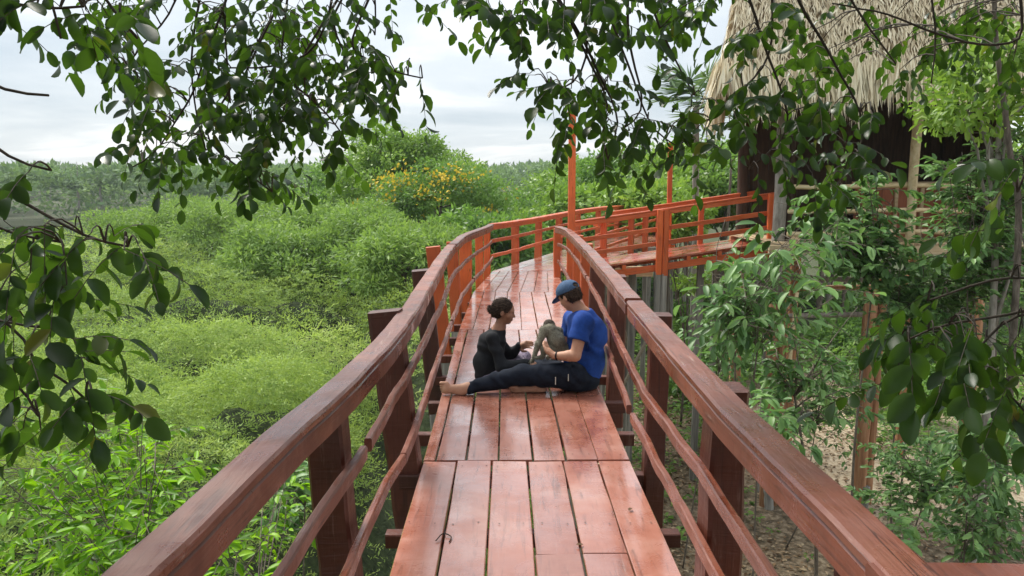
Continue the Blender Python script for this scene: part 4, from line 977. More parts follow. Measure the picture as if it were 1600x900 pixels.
def leaf_variants(mat, asp):
    key = (mat, round(asp, 2))
    if key not in _leafmesh:
        ms = []
        for k in range(6):
            v = OV.copy(); v[:, 1] *= asp; v[:, 2] *= .9; v[:, 2] += (-.28 + .09 * k) * v[:, 0] ** 2; v[:, 1] += .05 * (k - 2.5) / 2.5 * v[:, 0] ** 2
            me = bpy.data.meshes.new('leaf'); me.from_pydata(v.tolist(), [], [tuple(f) for f in OVF.tolist()])
            me.polygons.foreach_set('use_smooth', np.ones(len(OVF), bool)); me.update(); me.materials.append(MATS[mat]); ms.append(me)
        _leafmesh[key] = ms
    return _leafmesh[key]
def leaf_objects(parent, p, d, nrm, ln, asp, mat):
    ms = leaf_variants(mat, asp)
    d = unit(np.asarray(d)); s = unit(np.cross(nrm, d)); w_ = np.cross(d, s)
    off = np.array(parent.location)
    for k in range(len(p)):
        o = bpy.data.objects.new('leaf', ms[k % 6]); col.objects.link(o); o.parent = parent
        a, b_, c = d[k] * ln[k], s[k] * ln[k], w_[k] * ln[k]; q = p[k] - off
        o.matrix_local = Matrix(((a[0], b_[0], c[0], q[0]), (a[1], b_[1], c[1], q[1]), (a[2], b_[2], c[2], q[2]), (0, 0, 0, 1)))
def pick(p, ln, n_max=300):
    """the leaves that show largest in the picture"""
    x, y, w_ = proj(p); vis = (w_ > .3) & (x > -10) & (x < 1610) & (y > -10) & (y < 910)
    sc = np.where(vis, ln / np.maximum(w_, .3), 0); sc = sc * (1 + rng.random(len(sc)) * .3)
    idx = np.argsort(-sc)[:n_max]; idx = idx[sc[idx] > 0]
    m_ = np.zeros(len(p), bool); m_[idx] = True; return m_
def pinnate(anchors, dirs, n_l, ln, sp, rng_=rng, droop=.75):
    """compound leaves: leaflets to both sides of a drooping stalk"""
    P_, D_, N_, L_, stalks = [], [], [], [], []
    for a, d in zip(anchors, dirs):
        k = int(rng_.integers(n_l[0], n_l[1] + 1)); d = unit(d)
        L = ln * rng_.uniform(.8, 1.2)
        t = np.linspace(0, 1, k + 2); path = a + d * (t * sp * (k + 1))[:, None] + np.array([0, 0, -1]) * ((t ** 2) * sp * k * rng_.uniform(.15, .5))[:, None]
        stalks.append(path)
        side = unit(np.cross(d, [0, 0, 1.0]) + rng_.normal(0, .12, 3))
        for j in range(1, k + 2):
            sg = 1 if j % 2 else -1
            if j == k + 1: dd = unit(path[-1] - path[-2]) + np.array([0, 0, -.3])
            else: dd = side * sg * rng_.uniform(.45, 1.0) + d * rng_.uniform(.1, .5) + np.array([0, 0, -1]) * rng_.uniform(droop * .6, droop * 1.5)
            dd = unit(dd + rng_.normal(0, .12, 3))
            nn = np.cross(dd, np.cross([0, 0, 1.0], dd)) * .9 + side * sg * -.4 + d * .5 + rng_.normal(0, .35, 3)
            P_.append(path[j]); D_.append(dd); N_.append(nn); L_.append(L * rng_.uniform(.58, 1.18) * (.8 if j == 1 else 1))
    return np.array(P_), np.array(D_), np.array(N_), np.array(L_), stalks
def bow(a, b_, sag, n_=6):
    t = np.linspace(0, 1, n_)[:, None]; a, b_ = np.asarray(a, float), np.asarray(b_, float)
    return a + (b_ - a) * t + np.array([0, 0, 1.0]) * sag * 4 * t * (1 - t) + rng.normal(0, .012, (n_, 3)) * np.linalg.norm(b_ - a) * np.sin(t * math.pi)

def hanging_tree(name, label, base, fork, limb_pts, stems, blobs, Y0, dY, ln, canopy, mul=1.0, nl=(6, 9), mat='leaf_hanging', asp=.56, drop=0):
    """tree standing beside the platform whose twigs hang into view.
    stems: photo polylines; blobs: (x, y, rx, ry, number of compound leaves)"""
    base = np.array([base[0], base[1], float(ground_z(base[0], base[1])) - .2]); fork = np.array(fork, float)
    t = empty(name, base, label, 'tree', None)
    trunk = smooth_path([base, base * .6 + fork * .4 + [.12, .1, 0], fork], .4)
    MB().tube(trunk, np.linspace(.19, .11, len(trunk)), 9, .08).build('trunk', 'bark', t, smooth=True)
    limb = smooth_path([fork] + [np.array(p, float) for p in limb_pts], .25)
    MB().tube(limb, np.linspace(.085, .03, len(limb)), 8, .08).build('limb', 'bark', t, smooth=True)
    samples = []
    for st in stems:
        w = np.array([at(x, y, (Y0 if len(q) == 0 else q[0]) + rng.uniform(-.02, .02)) for x, y, *q in st])
        att = np.vstack([limb, trunk[len(trunk) // 3:]]); k = np.argmin(np.linalg.norm((att - w[0]) * [1, 1, 1.6], axis=1))
        if np.linalg.norm(att[k] - w[0]) > .15: w = np.vstack([bow(att[k], w[0], .06, 4)[:-1], w])
        sl_ = np.concatenate([[0], np.cumsum(np.linalg.norm(np.diff(w, axis=0), axis=1))]); ss = np.linspace(0, sl_[-1], max(6, int(sl_[-1] / .05)))
        w = np.stack([np.interp(ss, sl_, w[:, q_]) for q_ in range(3)], 1)
        for _ in range(2): w[1:-1] = (w[:-2] + 2 * w[1:-1] + w[2:]) / 4
        w = wavy(w, .003)
        r0 = .0085 if len(w) > 14 else .006
        MB().tube(w, np.linspace(r0, .0028, len(w)), 6).build('branch', 'twig', t, smooth=True); samples.append(w)
    S = np.vstack(samples); A, D = [], []; tw = MB()
    for x, y, rx, ry, k, *q in blobs:
        yy = q[0] if q else Y0
        for _ in range(max(1, int(round(k * mul)))):
            r_, th_ = math.sqrt(rng.random()), rng.random() * 6.283
            a = at(x + rx * r_ * math.cos(th_), y + ry * r_ * math.sin(th_) - 16 + drop, yy + rng.uniform(-dY, dY))
            j = np.argmin(np.linalg.norm(S - a, axis=1)); o = S[j]
            tw.tube(bow(o, a, .02 + .02 * rng.random()), np.linspace(.0030, .0016, 6), 4)
            d = unit(a - o) * .6 + rng.normal(0, .5, 3); d[2] = d[2] * .5 - .25; A.append(a); D.append(d)
    p, d, n_, L, stalks = pinnate(A, D, nl, ln, ln * .40)
    for s_ in stalks: tw.tube(s_[::2] if len(s_) > 4 else s_, .0011, 3)
    tw.build('twigs', 'twig', t, kind='stuff')
    m_ = pick(p, L)
    leaf_objects(t, p[m_], d[m_], n_[m_], L[m_], asp, mat)
    if (~m_).any(): ov_leaves('foliage', p[~m_], d[~m_], n_[~m_], L[~m_], asp, mat + '_mass', t)
    if canopy:                                              # the rest of the crown, above and behind the platform
        P_, N_ = [], []
        for c, r_, k in canopy:
            v = rand_dirs(k) * (rng.random(k) ** .4)[:, None] * np.array(r_); P_.append(np.array(c) + v); N_.append(unit(v) + [0, 0, .6])
            MB().tube(bow(fork, np.array(c), .3), np.linspace(.07, .02, 6), 7).build('limb', 'bark', t, smooth=True)
        P_, N_ = np.concatenate(P_), np.concatenate(N_); k = len(P_)
        dd = rand_dirs(k) * .8 + [0, 0, -.6]
        x, y, w_ = proj(P_); ok = ~((w_ > .2) & (x > -60) & (x < 1660) & (y > -60) & (y < 960))
        leaves('crown', P_[ok], dd[ok], (N_ + rng.normal(0, .5, (k, 3)))[ok], rng.uniform(.14, .26, k)[ok], rng.uniform(.08, .14, k)[ok], 'leaf_dark', t)
    return t

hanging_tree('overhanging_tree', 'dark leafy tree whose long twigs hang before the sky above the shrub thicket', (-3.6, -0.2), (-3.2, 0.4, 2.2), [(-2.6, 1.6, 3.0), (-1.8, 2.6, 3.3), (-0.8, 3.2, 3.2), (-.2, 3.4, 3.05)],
    [[(320, -60), (308, 20), (298, 75), (300, 140), (310, 200), (322, 235)], [(353, -60), (350, 60), (355, 120), (360, 160)], [(458, -60), (445, 25), (438, 80), (447, 140), (440, 190)],
     [(526, -60), (512, 35), (490, 80), (455, 100), (400, 108), (345, 105), (300, 118)], [(305, -60), (255, 40), (225, 65), (200, 105)], [(512, 35), (535, 70), (545, 115), (550, 160)], [(540, 82), (580, 95), (620, 115), (660, 122)],
     [(300, 150), (265, 205), (235, 250), (205, 262)], [(315, 215), (350, 245), (395, 275), (425, 300)], [(447, 130), (485, 150), (530, 195), (545, 230)], [(360, 160), (400, 190), (410, 230)], [(583, -60), (586, 0), (586, 55)], [(640, -60), (625, 0)]],
    [(195, 45, 45, 40, 8), (165, 95, 25, 25, 4), (250, 25, 50, 25, 6), (215, 115, 25, 25, 4), (235, 145, 25, 25, 3), (330, 40, 35, 40, 8), (400, 45, 50, 35, 9), (470, 40, 45, 40, 11), (540, 20, 45, 20, 5), (300, 120, 45, 40, 8), (370, 125, 45, 30, 8),
     (440, 115, 45, 40, 12), (505, 105, 40, 40, 9), (575, 75, 22, 30, 4), (265, 185, 35, 25, 5), (230, 190, 20, 20, 3), (330, 190, 45, 25, 7), (420, 195, 40, 35, 9), (480, 185, 40, 35, 9), (540, 170, 35, 35, 6), (495, 230, 25, 20, 4), (245, 250, 40, 14, 5), (320, 255, 45, 22, 8),
     (375, 285, 40, 20, 7), (415, 295, 15, 12, 2), (590, 150, 30, 30, 6), (640, 120, 22, 14, 3), (625, 8, 18, 12, 2), (585, 95, 15, 20, 2)],
    3.1, .35, .057, [((-3.4, -1.0, 4.6), (2.6, 2.2, 1.5), 2600), ((-1.2, 0.6, 5.0), (2.2, 2.2, 1.0), 2200), ((-1.5, -3.5, 3.6), (2.6, 1.8, 2.2), 2200)], mul=1.08)
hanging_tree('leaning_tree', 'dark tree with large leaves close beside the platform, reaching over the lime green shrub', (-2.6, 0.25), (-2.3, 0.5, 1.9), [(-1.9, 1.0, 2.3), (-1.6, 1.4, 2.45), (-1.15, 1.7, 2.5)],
    [[(-60, -30), (0, 8), (60, 15), (130, 10)], [(60, -60), (85, 10), (95, 60)], [(130, -60), (170, 20), (215, 60)], [(-60, 190), (0, 239), (35, 260), (66, 272), (80, 266)], [(-60, 270), (0, 300), (90, 345), (140, 378), (200, 385)], [(-60, 480), (0, 492), (30, 510), (45, 540), (70, 590)], [(30, 505), (72, 512)], [(-60, 330), (0, 365), (50, 368), (95, 378)], [(60, 565), (100, 590), (135, 625)], [(-60, 560), (-5, 580), (40, 600), (60, 650)], [(-60, 120), (0, 139), (50, 151), (76, 149)]],
    [(15, 5, 25, 12, 3), (75, 25, 25, 20, 3), (130, 20, 30, 20, 4), (185, 40, 25, 25, 3), (-8, 60, 8, 30, 2), (30, 285, 20, 10, 2), (60, 375, 40, 25, 4), (125, 395, 35, 25, 6), (185, 395, 30, 20, 4), (225, 405, 15, 12, 2), (25, 440, 25, 25, 4), (95, 445, 25, 30, 4), (30, 545, 30, 25, 4), (110, 555, 30, 18, 4), (150, 575, 15, 15, 2), (60, 605, 40, 30, 5), (130, 630, 25, 25, 4), (40, 670, 40, 25, 5), (15, 380, 20, 30, 3), (100, 480, 20, 20, 2)],
    1.75, .18, .060, None, mul=.70, nl=(5, 7), asp=.55)
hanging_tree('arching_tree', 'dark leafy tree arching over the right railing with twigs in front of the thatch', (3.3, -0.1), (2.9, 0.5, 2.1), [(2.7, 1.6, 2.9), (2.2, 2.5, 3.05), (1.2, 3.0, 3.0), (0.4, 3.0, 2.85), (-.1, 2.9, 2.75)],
    [[(840, -60), (820, 0), (800, 40)], [(760, -60), (740, 0), (735, 30)], [(915, -60), (905, 0), (918, 50), (920, 100), (890, 145), (860, 140)], [(985, -60), (980, 43), (985, 80), (1005, 145), (1010, 175), (975, 200)], [(1010, 175), (1020, 205), (1060, 230)], [(1010, -60), (1020, 30), (1050, 80), (1070, 120), (1085, 148)], [(955, 165), (935, 215), (950, 250)], [(975, 200), (955, 215), (950, 250)],
     [(1205, -60), (1208, 40), (1203, 100), (1160, 140), (1110, 185)], [(1203, 100), (1225, 150), (1240, 200), (1200, 240), (1170, 265)], [(1225, -60), (1250, 10), (1285, 60), (1300, 95), (1330, 140), (1350, 195), (1345, 240), (1320, 275)], [(1600, 70), (1530, 72), (1450, 50), (1380, 20), (1300, 5)], [(1450, -60), (1462, 30), (1460, 90), (1455, 130)], [(1300, -60), (1340, 20), (1380, 70), (1400, 100)]],
    [(750, 5, 40, 15, 5), (775, 45, 25, 30, 6), (820, 25, 35, 25, 7), (860, 45, 18, 18, 3), (905, 10, 40, 22, 7), (960, 20, 45, 35, 12), (915, 60, 40, 16, 6), (955, 85, 14, 14, 2), (1035, 18, 42, 22, 7), (1085, 22, 36, 20, 6), (1125, 8, 40, 14, 6), (840, 135, 25, 10, 3), (880, 150, 35, 20, 8), (890, 185, 18, 20, 3), (945, 155, 35, 16, 6), (960, 185, 18, 18, 3), (945, 212, 35, 18, 6), (948, 245, 22, 20, 3), (992, 225, 12, 10, 1), (1035, 200, 35, 20, 6), (1068, 240, 22, 20, 3), (1108, 225, 22, 20, 3), (1100, 180, 35, 20, 5), (1150, 205, 35, 22, 5),
     (1160, 95, 25, 30, 4), (1195, 55, 25, 30, 4), (1165, 65, 20, 20, 3), (1250, 80, 30, 30, 3, 3.3), (1225, 15, 30, 20, 3), (1290, 85, 22, 18, 3, 3.3), (1350, 10, 40, 12, 4, 3.4), (1400, 55, 30, 30, 4, 3.4), (1325, 105, 30, 25, 3, 3.4), (1410, 110, 30, 18, 4, 3.4), (1215, 130, 25, 30, 3), (1265, 135, 22, 20, 2), (1170, 185, 25, 25, 4), (1180, 265, 25, 18, 3), (1230, 205, 30, 20, 4), (1290, 190, 30, 20, 4), (1350, 195, 35, 20, 4), (1300, 235, 30, 25, 4), (1330, 265, 30, 25, 4), (1285, 285, 20, 20, 3), (1300, 320, 14, 20, 2),
     (1480, 30, 40, 35, 8, 3.3), (1550, 20, 40, 25, 8, 3.3), (1445, 75, 30, 25, 4, 3.3), (1580, 80, 20, 40, 5, 3.3), (1520, 55, 40, 30, 5, 3.3)],
    2.9, .30, .058, [((3.2, -0.6, 4.4), (2.2, 2.2, 1.4), 2400), ((1.4, 0.8, 4.9), (2.4, 2.2, 1.0), 2400), ((2.4, -3.5, 3.4), (2.6, 1.8, 2.2), 2200)], mul=.84, drop=2)
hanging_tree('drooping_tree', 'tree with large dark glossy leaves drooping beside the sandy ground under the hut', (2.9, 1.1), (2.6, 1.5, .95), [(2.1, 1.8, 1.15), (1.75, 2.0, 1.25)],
    [[(1660, 470), (1600, 485), (1530, 500), (1470, 505), (1420, 530)], [(1660, 440), (1580, 430), (1500, 450), (1450, 470)], [(1560, 495), (1540, 540), (1500, 580)], [(1650, 600), (1600, 640), (1585, 670)], [(1660, 230), (1600, 250), (1590, 300)]],
    [(1425, 545, 25, 25, 5), (1410, 595, 18, 25, 3), (1475, 530, 35, 22, 6), (1540, 545, 35, 30, 7), (1500, 590, 35, 30, 6), (1560, 605, 25, 30, 5), (1590, 545, 15, 30, 4), (1590, 660, 14, 20, 3), (1450, 475, 35, 14, 3), (1590, 440, 20, 30, 3), (1590, 290, 15, 30, 3), (1585, 350, 15, 30, 3)],
    2.05, .2, .068, None, mul=.75, nl=(5, 7))

# ------------------------------------------------------------------ thicket on the left
# overlapping low domes of brush, broader across than deep
HX0, HX1, HY0, HY1, HS = -50.0, 10.0, 3.0, 66.0, 0.12
_hx = np.arange(HX0, HX1, HS); _hy = np.arange(HY0, HY1, HS); HMAP = np.zeros((len(_hx), len(_hy))); TMAP = np.full(HMAP.shape, .45)
for k in range(680):
    cy = 3 + 63 * rng.random() ** 1.25; cx = rng.uniform(-50, 8) if cy > 20 else rng.uniform(-24, 3)
    rx = rng.uniform(.9, 2.7) * (1 + cy * .012); ry = rx * rng.uniform(.40, .70); hh = rng.uniform(.55, 1.5) + .55 * rx + .6 * fbm(cx * .12, cy * .12, 2, 21); tn = rng.normal(.46, .15)
    i0, i1 = np.searchsorted(_hx, (cx - rx, cx + rx)); j0, j1 = np.searchsorted(_hy, (cy - ry, cy + ry))
    if i1 <= i0 or j1 <= j0: continue
    xx, yy = np.meshgrid(_hx[i0:i1], _hy[j0:j1], indexing='ij'); q = ((xx - cx) / rx) ** 2 + ((yy - cy) / ry) ** 2
    hn = hh * np.sqrt(np.clip(1 - q, 0, 1)) ** .8; up_ = hn > HMAP[i0:i1, j0:j1]; TMAP[i0:i1, j0:j1][up_] = tn; HMAP[i0:i1, j0:j1][up_] = hn[up_]
def thicket_h(x, y):
    """top of the tangled shrubs"""
    x = np.asarray(x, float); y = np.asarray(y, float)
    e_ = sstep(-1.5 - 1.2 * sstep(11, 6, y), -4.0 - 1.2 * sstep(11, 6, y), x + .8 * (vnoise(y * .5, y * 0, 9) - .5))
    far = sstep(14.5, 19, y + 0.35 * np.minimum(x, 0))
    edge = np.maximum(e_, far * sstep(1.2, -1.0, x - (y - 15) * .35))
    fi = np.clip((x - HX0) / HS, 0, len(_hx) - 1.01); fj = np.clip((y - HY0) / HS, 0, len(_hy) - 1.01); i_ = fi.astype(int); j_ = fj.astype(int); a_, b_ = fi - i_, fj - j_
    hm = (HMAP[i_, j_] * (1 - a_) + HMAP[i_ + 1, j_] * a_) * (1 - b_) + (HMAP[i_, j_ + 1] * (1 - a_) + HMAP[i_ + 1, j_ + 1] * a_) * b_
    return edge * (hm + .22 * vnoise(x * 1.7, y * 2.0, 41))
def in_field(x, y):
    return (river(x, y) < .12) & (thicket_h(x, y) > .12)
def field_pts(n_, x0, x1, y0, y1):
    x = rng.uniform(x0, x1, n_); y = rng.uniform(y0, y1, n_)
    vis = np.abs(x - y * .0) < y * .74 + 1.5
    k = in_field(x, y) & vis; x, y = x[k], y[k]
    return x, y
P_, D_, N_, L_, W_, T_ = [], [], [], [], [], []
def sprays(n_, reg, k, ln, sp, sprlen):
    x, y = field_pts(n_, *reg); m_ = len(x)
    hol = fbm(x * .55 + 9, y * .95, 3, 55) + .10 * vnoise(x * 2, y * 2.5, 56); keep = rng.random(m_) < np.clip((hol - .34) * 9, .35, 1); x, y = x[keep], y[keep]; m_ = len(x)
    h = thicket_h(x, y); keep = rng.random(m_) < np.clip((h - .95) / .9, .04, 1); x, y, h = x[keep], y[keep], h[keep]; m_ = len(x)
    g_ = ground_z(x, y); hgt = h * (1 - .40 * rng.random(m_) ** 2.2)
    o = np.stack([x, y, g_ + hgt - .05], 1)
    ex = (thicket_h(x + .25, y) - h) / .25; ey = (thicket_h(x, y + .25) - h) / .25
    nrm = unit(np.stack([-ex, -ey, np.ones(m_)], 1))
    az = rng.random(m_) * 6.283; d = np.stack([np.cos(az), np.sin(az), rng.uniform(-.25, 1.0, m_)], 1) + nrm * .35; d = unit(d)
    tone = np.clip(TMAP[np.clip(((x - HX0) / HS).astype(int), 0, len(_hx) - 1), np.clip(((y - HY0) / HS).astype(int), 0, len(_hy) - 1)] + .3 * (fbm(x * .3, y * .3, 2, 77) - .5) + rng.normal(0, .10, m_), 0, 1)
    t = (np.arange(k) + .5) / k
    L = sprlen * rng.uniform(.6, 1.3, m_)
    p = o[:, None, :] + d[:, None, :] * (t[None, :] * L[:, None])[..., None] + np.array([0, 0, -1.0]) * ((t[None, :] ** 2) * L[:, None] * .35)[..., None]
    side = unit(np.cross(d, nrm)); sg = np.where(np.arange(k) % 2, 1, -1)
    dd = side[:, None, :] * sg[None, :, None] * .75 + d[:, None, :] * 1.0 + rng.normal(0, .28, (m_, k, 3))
    nn = nrm[:, None, :] + rng.normal(0, .45, (m_, k, 3))
    ll = ln * rng.uniform(.7, 1.3, (m_, k)) * (1.1 - .5 * t)[None, :]
    P_.append(p.reshape(-1, 3)); D_.append(dd.reshape(-1, 3)); N_.append(nn.reshape(-1, 3)); L_.append(ll.ravel()); W_.append((ll * sp).ravel())
    T_.append((tone[:, None] + rng.normal(0, .07, (m_, k)) + .10 * t[None, :]).ravel())
sprays(44000, (-14, -1, 4.5, 17), 12, .085, .27, .46)
sprays(32000, (-24, 0, 14, 31), 10, .13, .27, .68)
sprays(20000, (-44, 3, 28, 62), 9, .23, .28, 1.1)
cat_ = lambda a: np.concatenate(a)
leaves('thicket', cat_(P_), cat_(D_), cat_(N_), cat_(L_), cat_(W_), 'leaf_thicket', tint=cat_(T_))
# added dark sheet under the sprays, coloured as the shade in the gaps
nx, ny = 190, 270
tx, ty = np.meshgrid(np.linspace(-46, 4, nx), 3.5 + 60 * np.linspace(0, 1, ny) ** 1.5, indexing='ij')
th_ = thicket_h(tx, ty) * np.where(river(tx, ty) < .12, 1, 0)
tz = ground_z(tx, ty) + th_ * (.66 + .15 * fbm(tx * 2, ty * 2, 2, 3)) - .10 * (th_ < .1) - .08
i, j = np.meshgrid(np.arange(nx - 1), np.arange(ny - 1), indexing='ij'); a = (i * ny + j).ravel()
noise_mat('thicket_shade', [(0.35, (0.016, 0.024, 0.009)), (0.55, (0.040, 0.058, 0.020)), (0.75, (0.075, 0.095, 0.036))], 6.0, (1, 1, 1), .95, .9, .12, rnd=False)
o = mesh_np('thicket_shade', np.stack([tx, ty, tz], -1).reshape(-1, 3), np.stack([a, a + ny, a + ny + 1, a + 1], 1), 'thicket_shade', bpy.data.objects['thicket'], True, kind='stuff')
tag(bpy.data.objects['thicket'], 'sea of tangled yellow-green feathery shrubs left of the boardwalk', 'shrubs', kind='stuff')

# ------------------------------------------------------------------ trees
def crown_cloud(cx, cy, z0, z1, r, ncl, nlf, ln, asp, flat=.55, clr=.34, seed_dirs=None, out=.6):
    c = np.array([cx, cy, (z0 + z1) / 2]); rad = np.array([r, r, (z1 - z0) / 2])
    dirs = rand_dirs(ncl); dirs[:, 2] = np.where(dirs[:, 2] < -.5, -dirs[:, 2], dirs[:, 2])
    cr = clr * r * rng.uniform(.65, 1.3, ncl)
    cen = c + dirs * (rad - np.minimum(cr[:, None], rad * .5) * .8) * rng.uniform(.55, 1.0, ncl)[:, None]
    w_ = cr ** 2; k = rng.choice(ncl, nlf, p=w_ / w_.sum())
    v = rand_dirs(nlf); off = v * (cr[k] * (.35 + .65 * rng.random(nlf) ** .5))[:, None] * np.array([1, 1, flat])
    stray = rng.random(nlf) < .10; off[stray] *= 1.35
    p = cen[k] + off
    d = unit(v * out + rng.normal(0, .55, (nlf, 3)) + [0, 0, -.12])
    nn = unit(off) * .7 + [0, 0, .55] + rng.normal(0, .45, (nlf, 3))
    tone = rng.normal(0, .16, ncl)
    tint = np.clip(.45 + tone[k] + rng.normal(0, .16, nlf), 0, 1)
    return p, d, nn, ln * rng.uniform(.6, 1.35, nlf), ln * asp * rng.uniform(.7, 1.3, nlf), tint, cen
def tree(name, label, x, y, z1, r, nlf, ln, mat, group=None, z0=None, ncl=26, asp=.42, flat=.55, clr=.34, bark='bark', tr=.12, flowers=0, out=.6, limbs=7, shape='rh'):
    gz = float(ground_z(x, y)); z0 = gz + .25 * (z1 - gz) if z0 is None else z0
    t = empty(name, (x, y, gz), label, 'tree', group)
    p, d, nn, L, W, tint, cen = crown_cloud(x, y, z0, z1, r, ncl, nlf, ln, asp, flat, clr, out=out)
    top = np.array([x + rng.normal(0, .2), y, z0 + .55 * (z1 - z0)])
    trunk = smooth_path([(x, y, gz - .2), (x + rng.normal(0, .12), y + rng.normal(0, .12), (gz + top[2]) / 2), top], .5)
    MB().tube(trunk, np.linspace(tr, tr * .45, len(trunk)), 7, .08).build('trunk', bark, t, smooth=True)
    for k in range(min(limbs, len(cen))):
        s_ = trunk[int(len(trunk) * rng.uniform(.45, .95))]
        MB().tube(bow(s_, cen[k], .25), np.linspace(tr * .4, tr * .12, 6), 5).build('limb', bark, t, smooth=True)
    leaves('crown', p, d, nn, L, W, mat, t, tint=tint, shape=shape)
    if flowers:
        ncl2 = flowers; k = rng.integers(0, len(cen), ncl2); vv = rand_dirs(ncl2); vv[:, 1] = -np.abs(vv[:, 1]); vv[:, 2] = np.abs(vv[:, 2]) * .7
        c0 = cen[k] + vv * clr * r * 1.15 * np.array([1, 1, flat])
        q = np.repeat(c0, 14, 0) + rng.normal(0, .16, (ncl2 * 14, 3)) * np.array([1.4, 1, 1])
        leaves('flowers', q, rand_dirs(len(q)), rand_dirs(len(q)), .16, .12, 'flower_yellow', t)
    return t
G1 = 'feathery trees beyond the thicket'
F1 = 'low feathery light green tree at the far edge of the shrub thicket'
for px, ty, Yd, r in ((235, 322, 44, 4.2), (300, 312, 46, 4.4), (360, 318, 40, 3.8), (415, 300, 43, 4.4), (470, 318, 35, 3.6), (530, 312, 33, 3.6), (585, 318, 30, 3.4), (440, 352, 29, 2.9), (640, 345, 26, 2.9)):
    p = at(px, ty - 22, Yd); tree('feathery_tree', F1, p[0], Yd, p[2], r, 12000, .22, 'leaf_feather', G1, ncl=52, asp=.28, flat=.40, clr=.24, out=.8)
def T(px, ty, Yd, *a, **k):
    p = at(px, ty - 12, Yd); return a[0](a[1], a[2], p[0], Yd, p[2], *a[3:], **k)
T(628, 186, 41, tree, 'broadleaf_tree', 'tallest bright green tree rising above the thicket beside the yellow flowering tree', 4.4, 16000, .22, 'leaf_fresh', ncl=48, asp=.5, clr=.20, flat=.75, tr=.16)
T(560, 238, 46, tree, 'broadleaf_tree', 'rounded green tree just behind the tallest bright green tree', 4.4, 9000, .26, 'leaf_broad', ncl=26, asp=.5, clr=.3)
T(590, 222, 47, tree, 'broadleaf_tree', 'mid green leafy tree standing between the tallest bright tree and the feathery trees', 4.2, 9000, .25, 'leaf_broad', ncl=36, asp=.5, clr=.24)
T(662, 214, 45, tree, 'broadleaf_tree', 'open bright green tree right behind the yellow flowering tree', 3.6, 9000, .24, 'leaf_fresh', ncl=36, asp=.5, clr=.22)
T(690, 246, 35, tree, 'flowering_tree', 'green tree covered with yellow flower clusters beyond the railing', 3.7, 15000, .19, 'leaf_broad', ncl=36, asp=.4, clr=.27, flat=.6, flowers=62)
T(735, 245, 52, tree, 'slim_tree', 'thin pale tree with a small open crown behind the yellow flowers', 1.6, 700, .3, 'leaf_feather', ncl=10, asp=.4, z0=.5, clr=.3)
G2 = 'round green trees behind the boardwalk bend'
F2 = 'round leafy green tree behind the bend of the boardwalk'
for px, ty, Yd, r, mt in ((755, 318, 30, 3.0, 'leaf_broad'), (800, 318, 36, 3.2, 'leaf_feather'), (845, 292, 40, 3.6, 'leaf_broad'), (885, 262, 44, 4.0, 'leaf_broad'), (930, 240, 42, 4.2, 'leaf_fresh'), (905, 285, 33, 3.0, 'leaf_fresh')):
    T(px, ty, Yd, tree, 'round_tree', {'leaf_broad': F2, 'leaf_fresh': 'bright fresh green round tree behind the bend of the boardwalk', 'leaf_feather': 'pale feathery round tree behind the bend of the boardwalk'}[mt], r, 8000, .24, mt, group=G2, ncl=28, asp=.5, clr=.29)
T(870, 236, 95, tree, 'open_tree', 'tall thin tree with a sparse grey-green crown standing above the distant forest', 3.6, 1500, .7, 'leaf_far', ncl=14, asp=.5, z0=-1.5, clr=.26, tr=.2)
G3 = 'forest trees behind the ramp'
F3 = 'dense green forest tree with a bare slender trunk behind the ramp'
for px, ty, Yd, r, mt in ((975, 232, 38, 4.4, 'leaf_broad'), (1030, 215, 36, 4.2, 'leaf_broad'), (1085, 222, 31, 3.6, 'leaf_fresh'), (1140, 200, 34, 4.4, 'leaf_broad'), (1190, 225, 30, 3.8, 'leaf_broad'), (1240, 230, 33, 4.0, 'leaf_broad'), (1310, 230, 31, 4.0, 'leaf_broad'), (1400, 225, 33, 4.4, 'leaf_broad'), (1490, 215, 31, 4.4, 'leaf_broad'), (1580, 200, 29, 4.4, 'leaf_fresh'), (1015, 275, 27, 2.6, 'leaf_fresh')):
    z0 = at(px, 400, Yd)[2]
    T(px, ty, Yd, tree, 'forest_tree', {1085: 'bright green forest tree rising behind the young yellow-green tree at the ramp', 1580: 'bright green forest tree behind the right end of the hut', 1015: 'short bright green tree in front of the forest trees behind the ramp'}.get(px, F3), r, 8500, .24, mt, group=G3, z0=z0, ncl=28, asp=.5, clr=.29, bark='pale_bark', tr=.13)
# young yellow-green tree just behind the ramp
T(1075, 292, 18.6, tree, 'young_tree', 'young yellow-green tree growing right behind the ramp railing', .95, 1500, .16, 'leaf_fresh', ncl=16, asp=.45, z0=-2.2, clr=.34, tr=.03, shape='hex')
# bare slender trunks in the shade behind the ramp
pole0 = None
for k in range(18):
    Yd = rng.uniform(22, 36); x = at(rng.uniform(1040, 1330), 400, Yd)[0] if k < 14 else at(rng.uniform(1330, 1560), 400, Yd)[0]
    gz = float(ground_z(x, Yd))
    if pole0 is None or k < 5:
        base = MB()
        pth = np.stack([np.cumsum(rng.normal(0, .05, 9)), np.cumsum(rng.normal(0, .05, 9)), np.linspace(-.2, 6.4, 9)], 1)
        o = base.tube(pth, np.linspace(.085, .04, 9), 7, .1).build('slender_trunk', 'bark', None, smooth=True)
        pole0 = [o] if pole0 is None else pole0 + [o]
    else:
        o = pole0[k % 5].copy(); col.objects.link(o)
    o.location = (x, Yd, gz); o.rotation_euler = (rng.normal(0, .03), rng.normal(0, .03), rng.random() * 6); s_ = rng.uniform(.55, 1.15); o.scale = (s_, s_, rng.uniform(.75, 1.05))
    tag(o, 'bare pale slender tree trunk in the shade behind the ramp', 'tree trunk', 'bare trunks in the shaded wood')

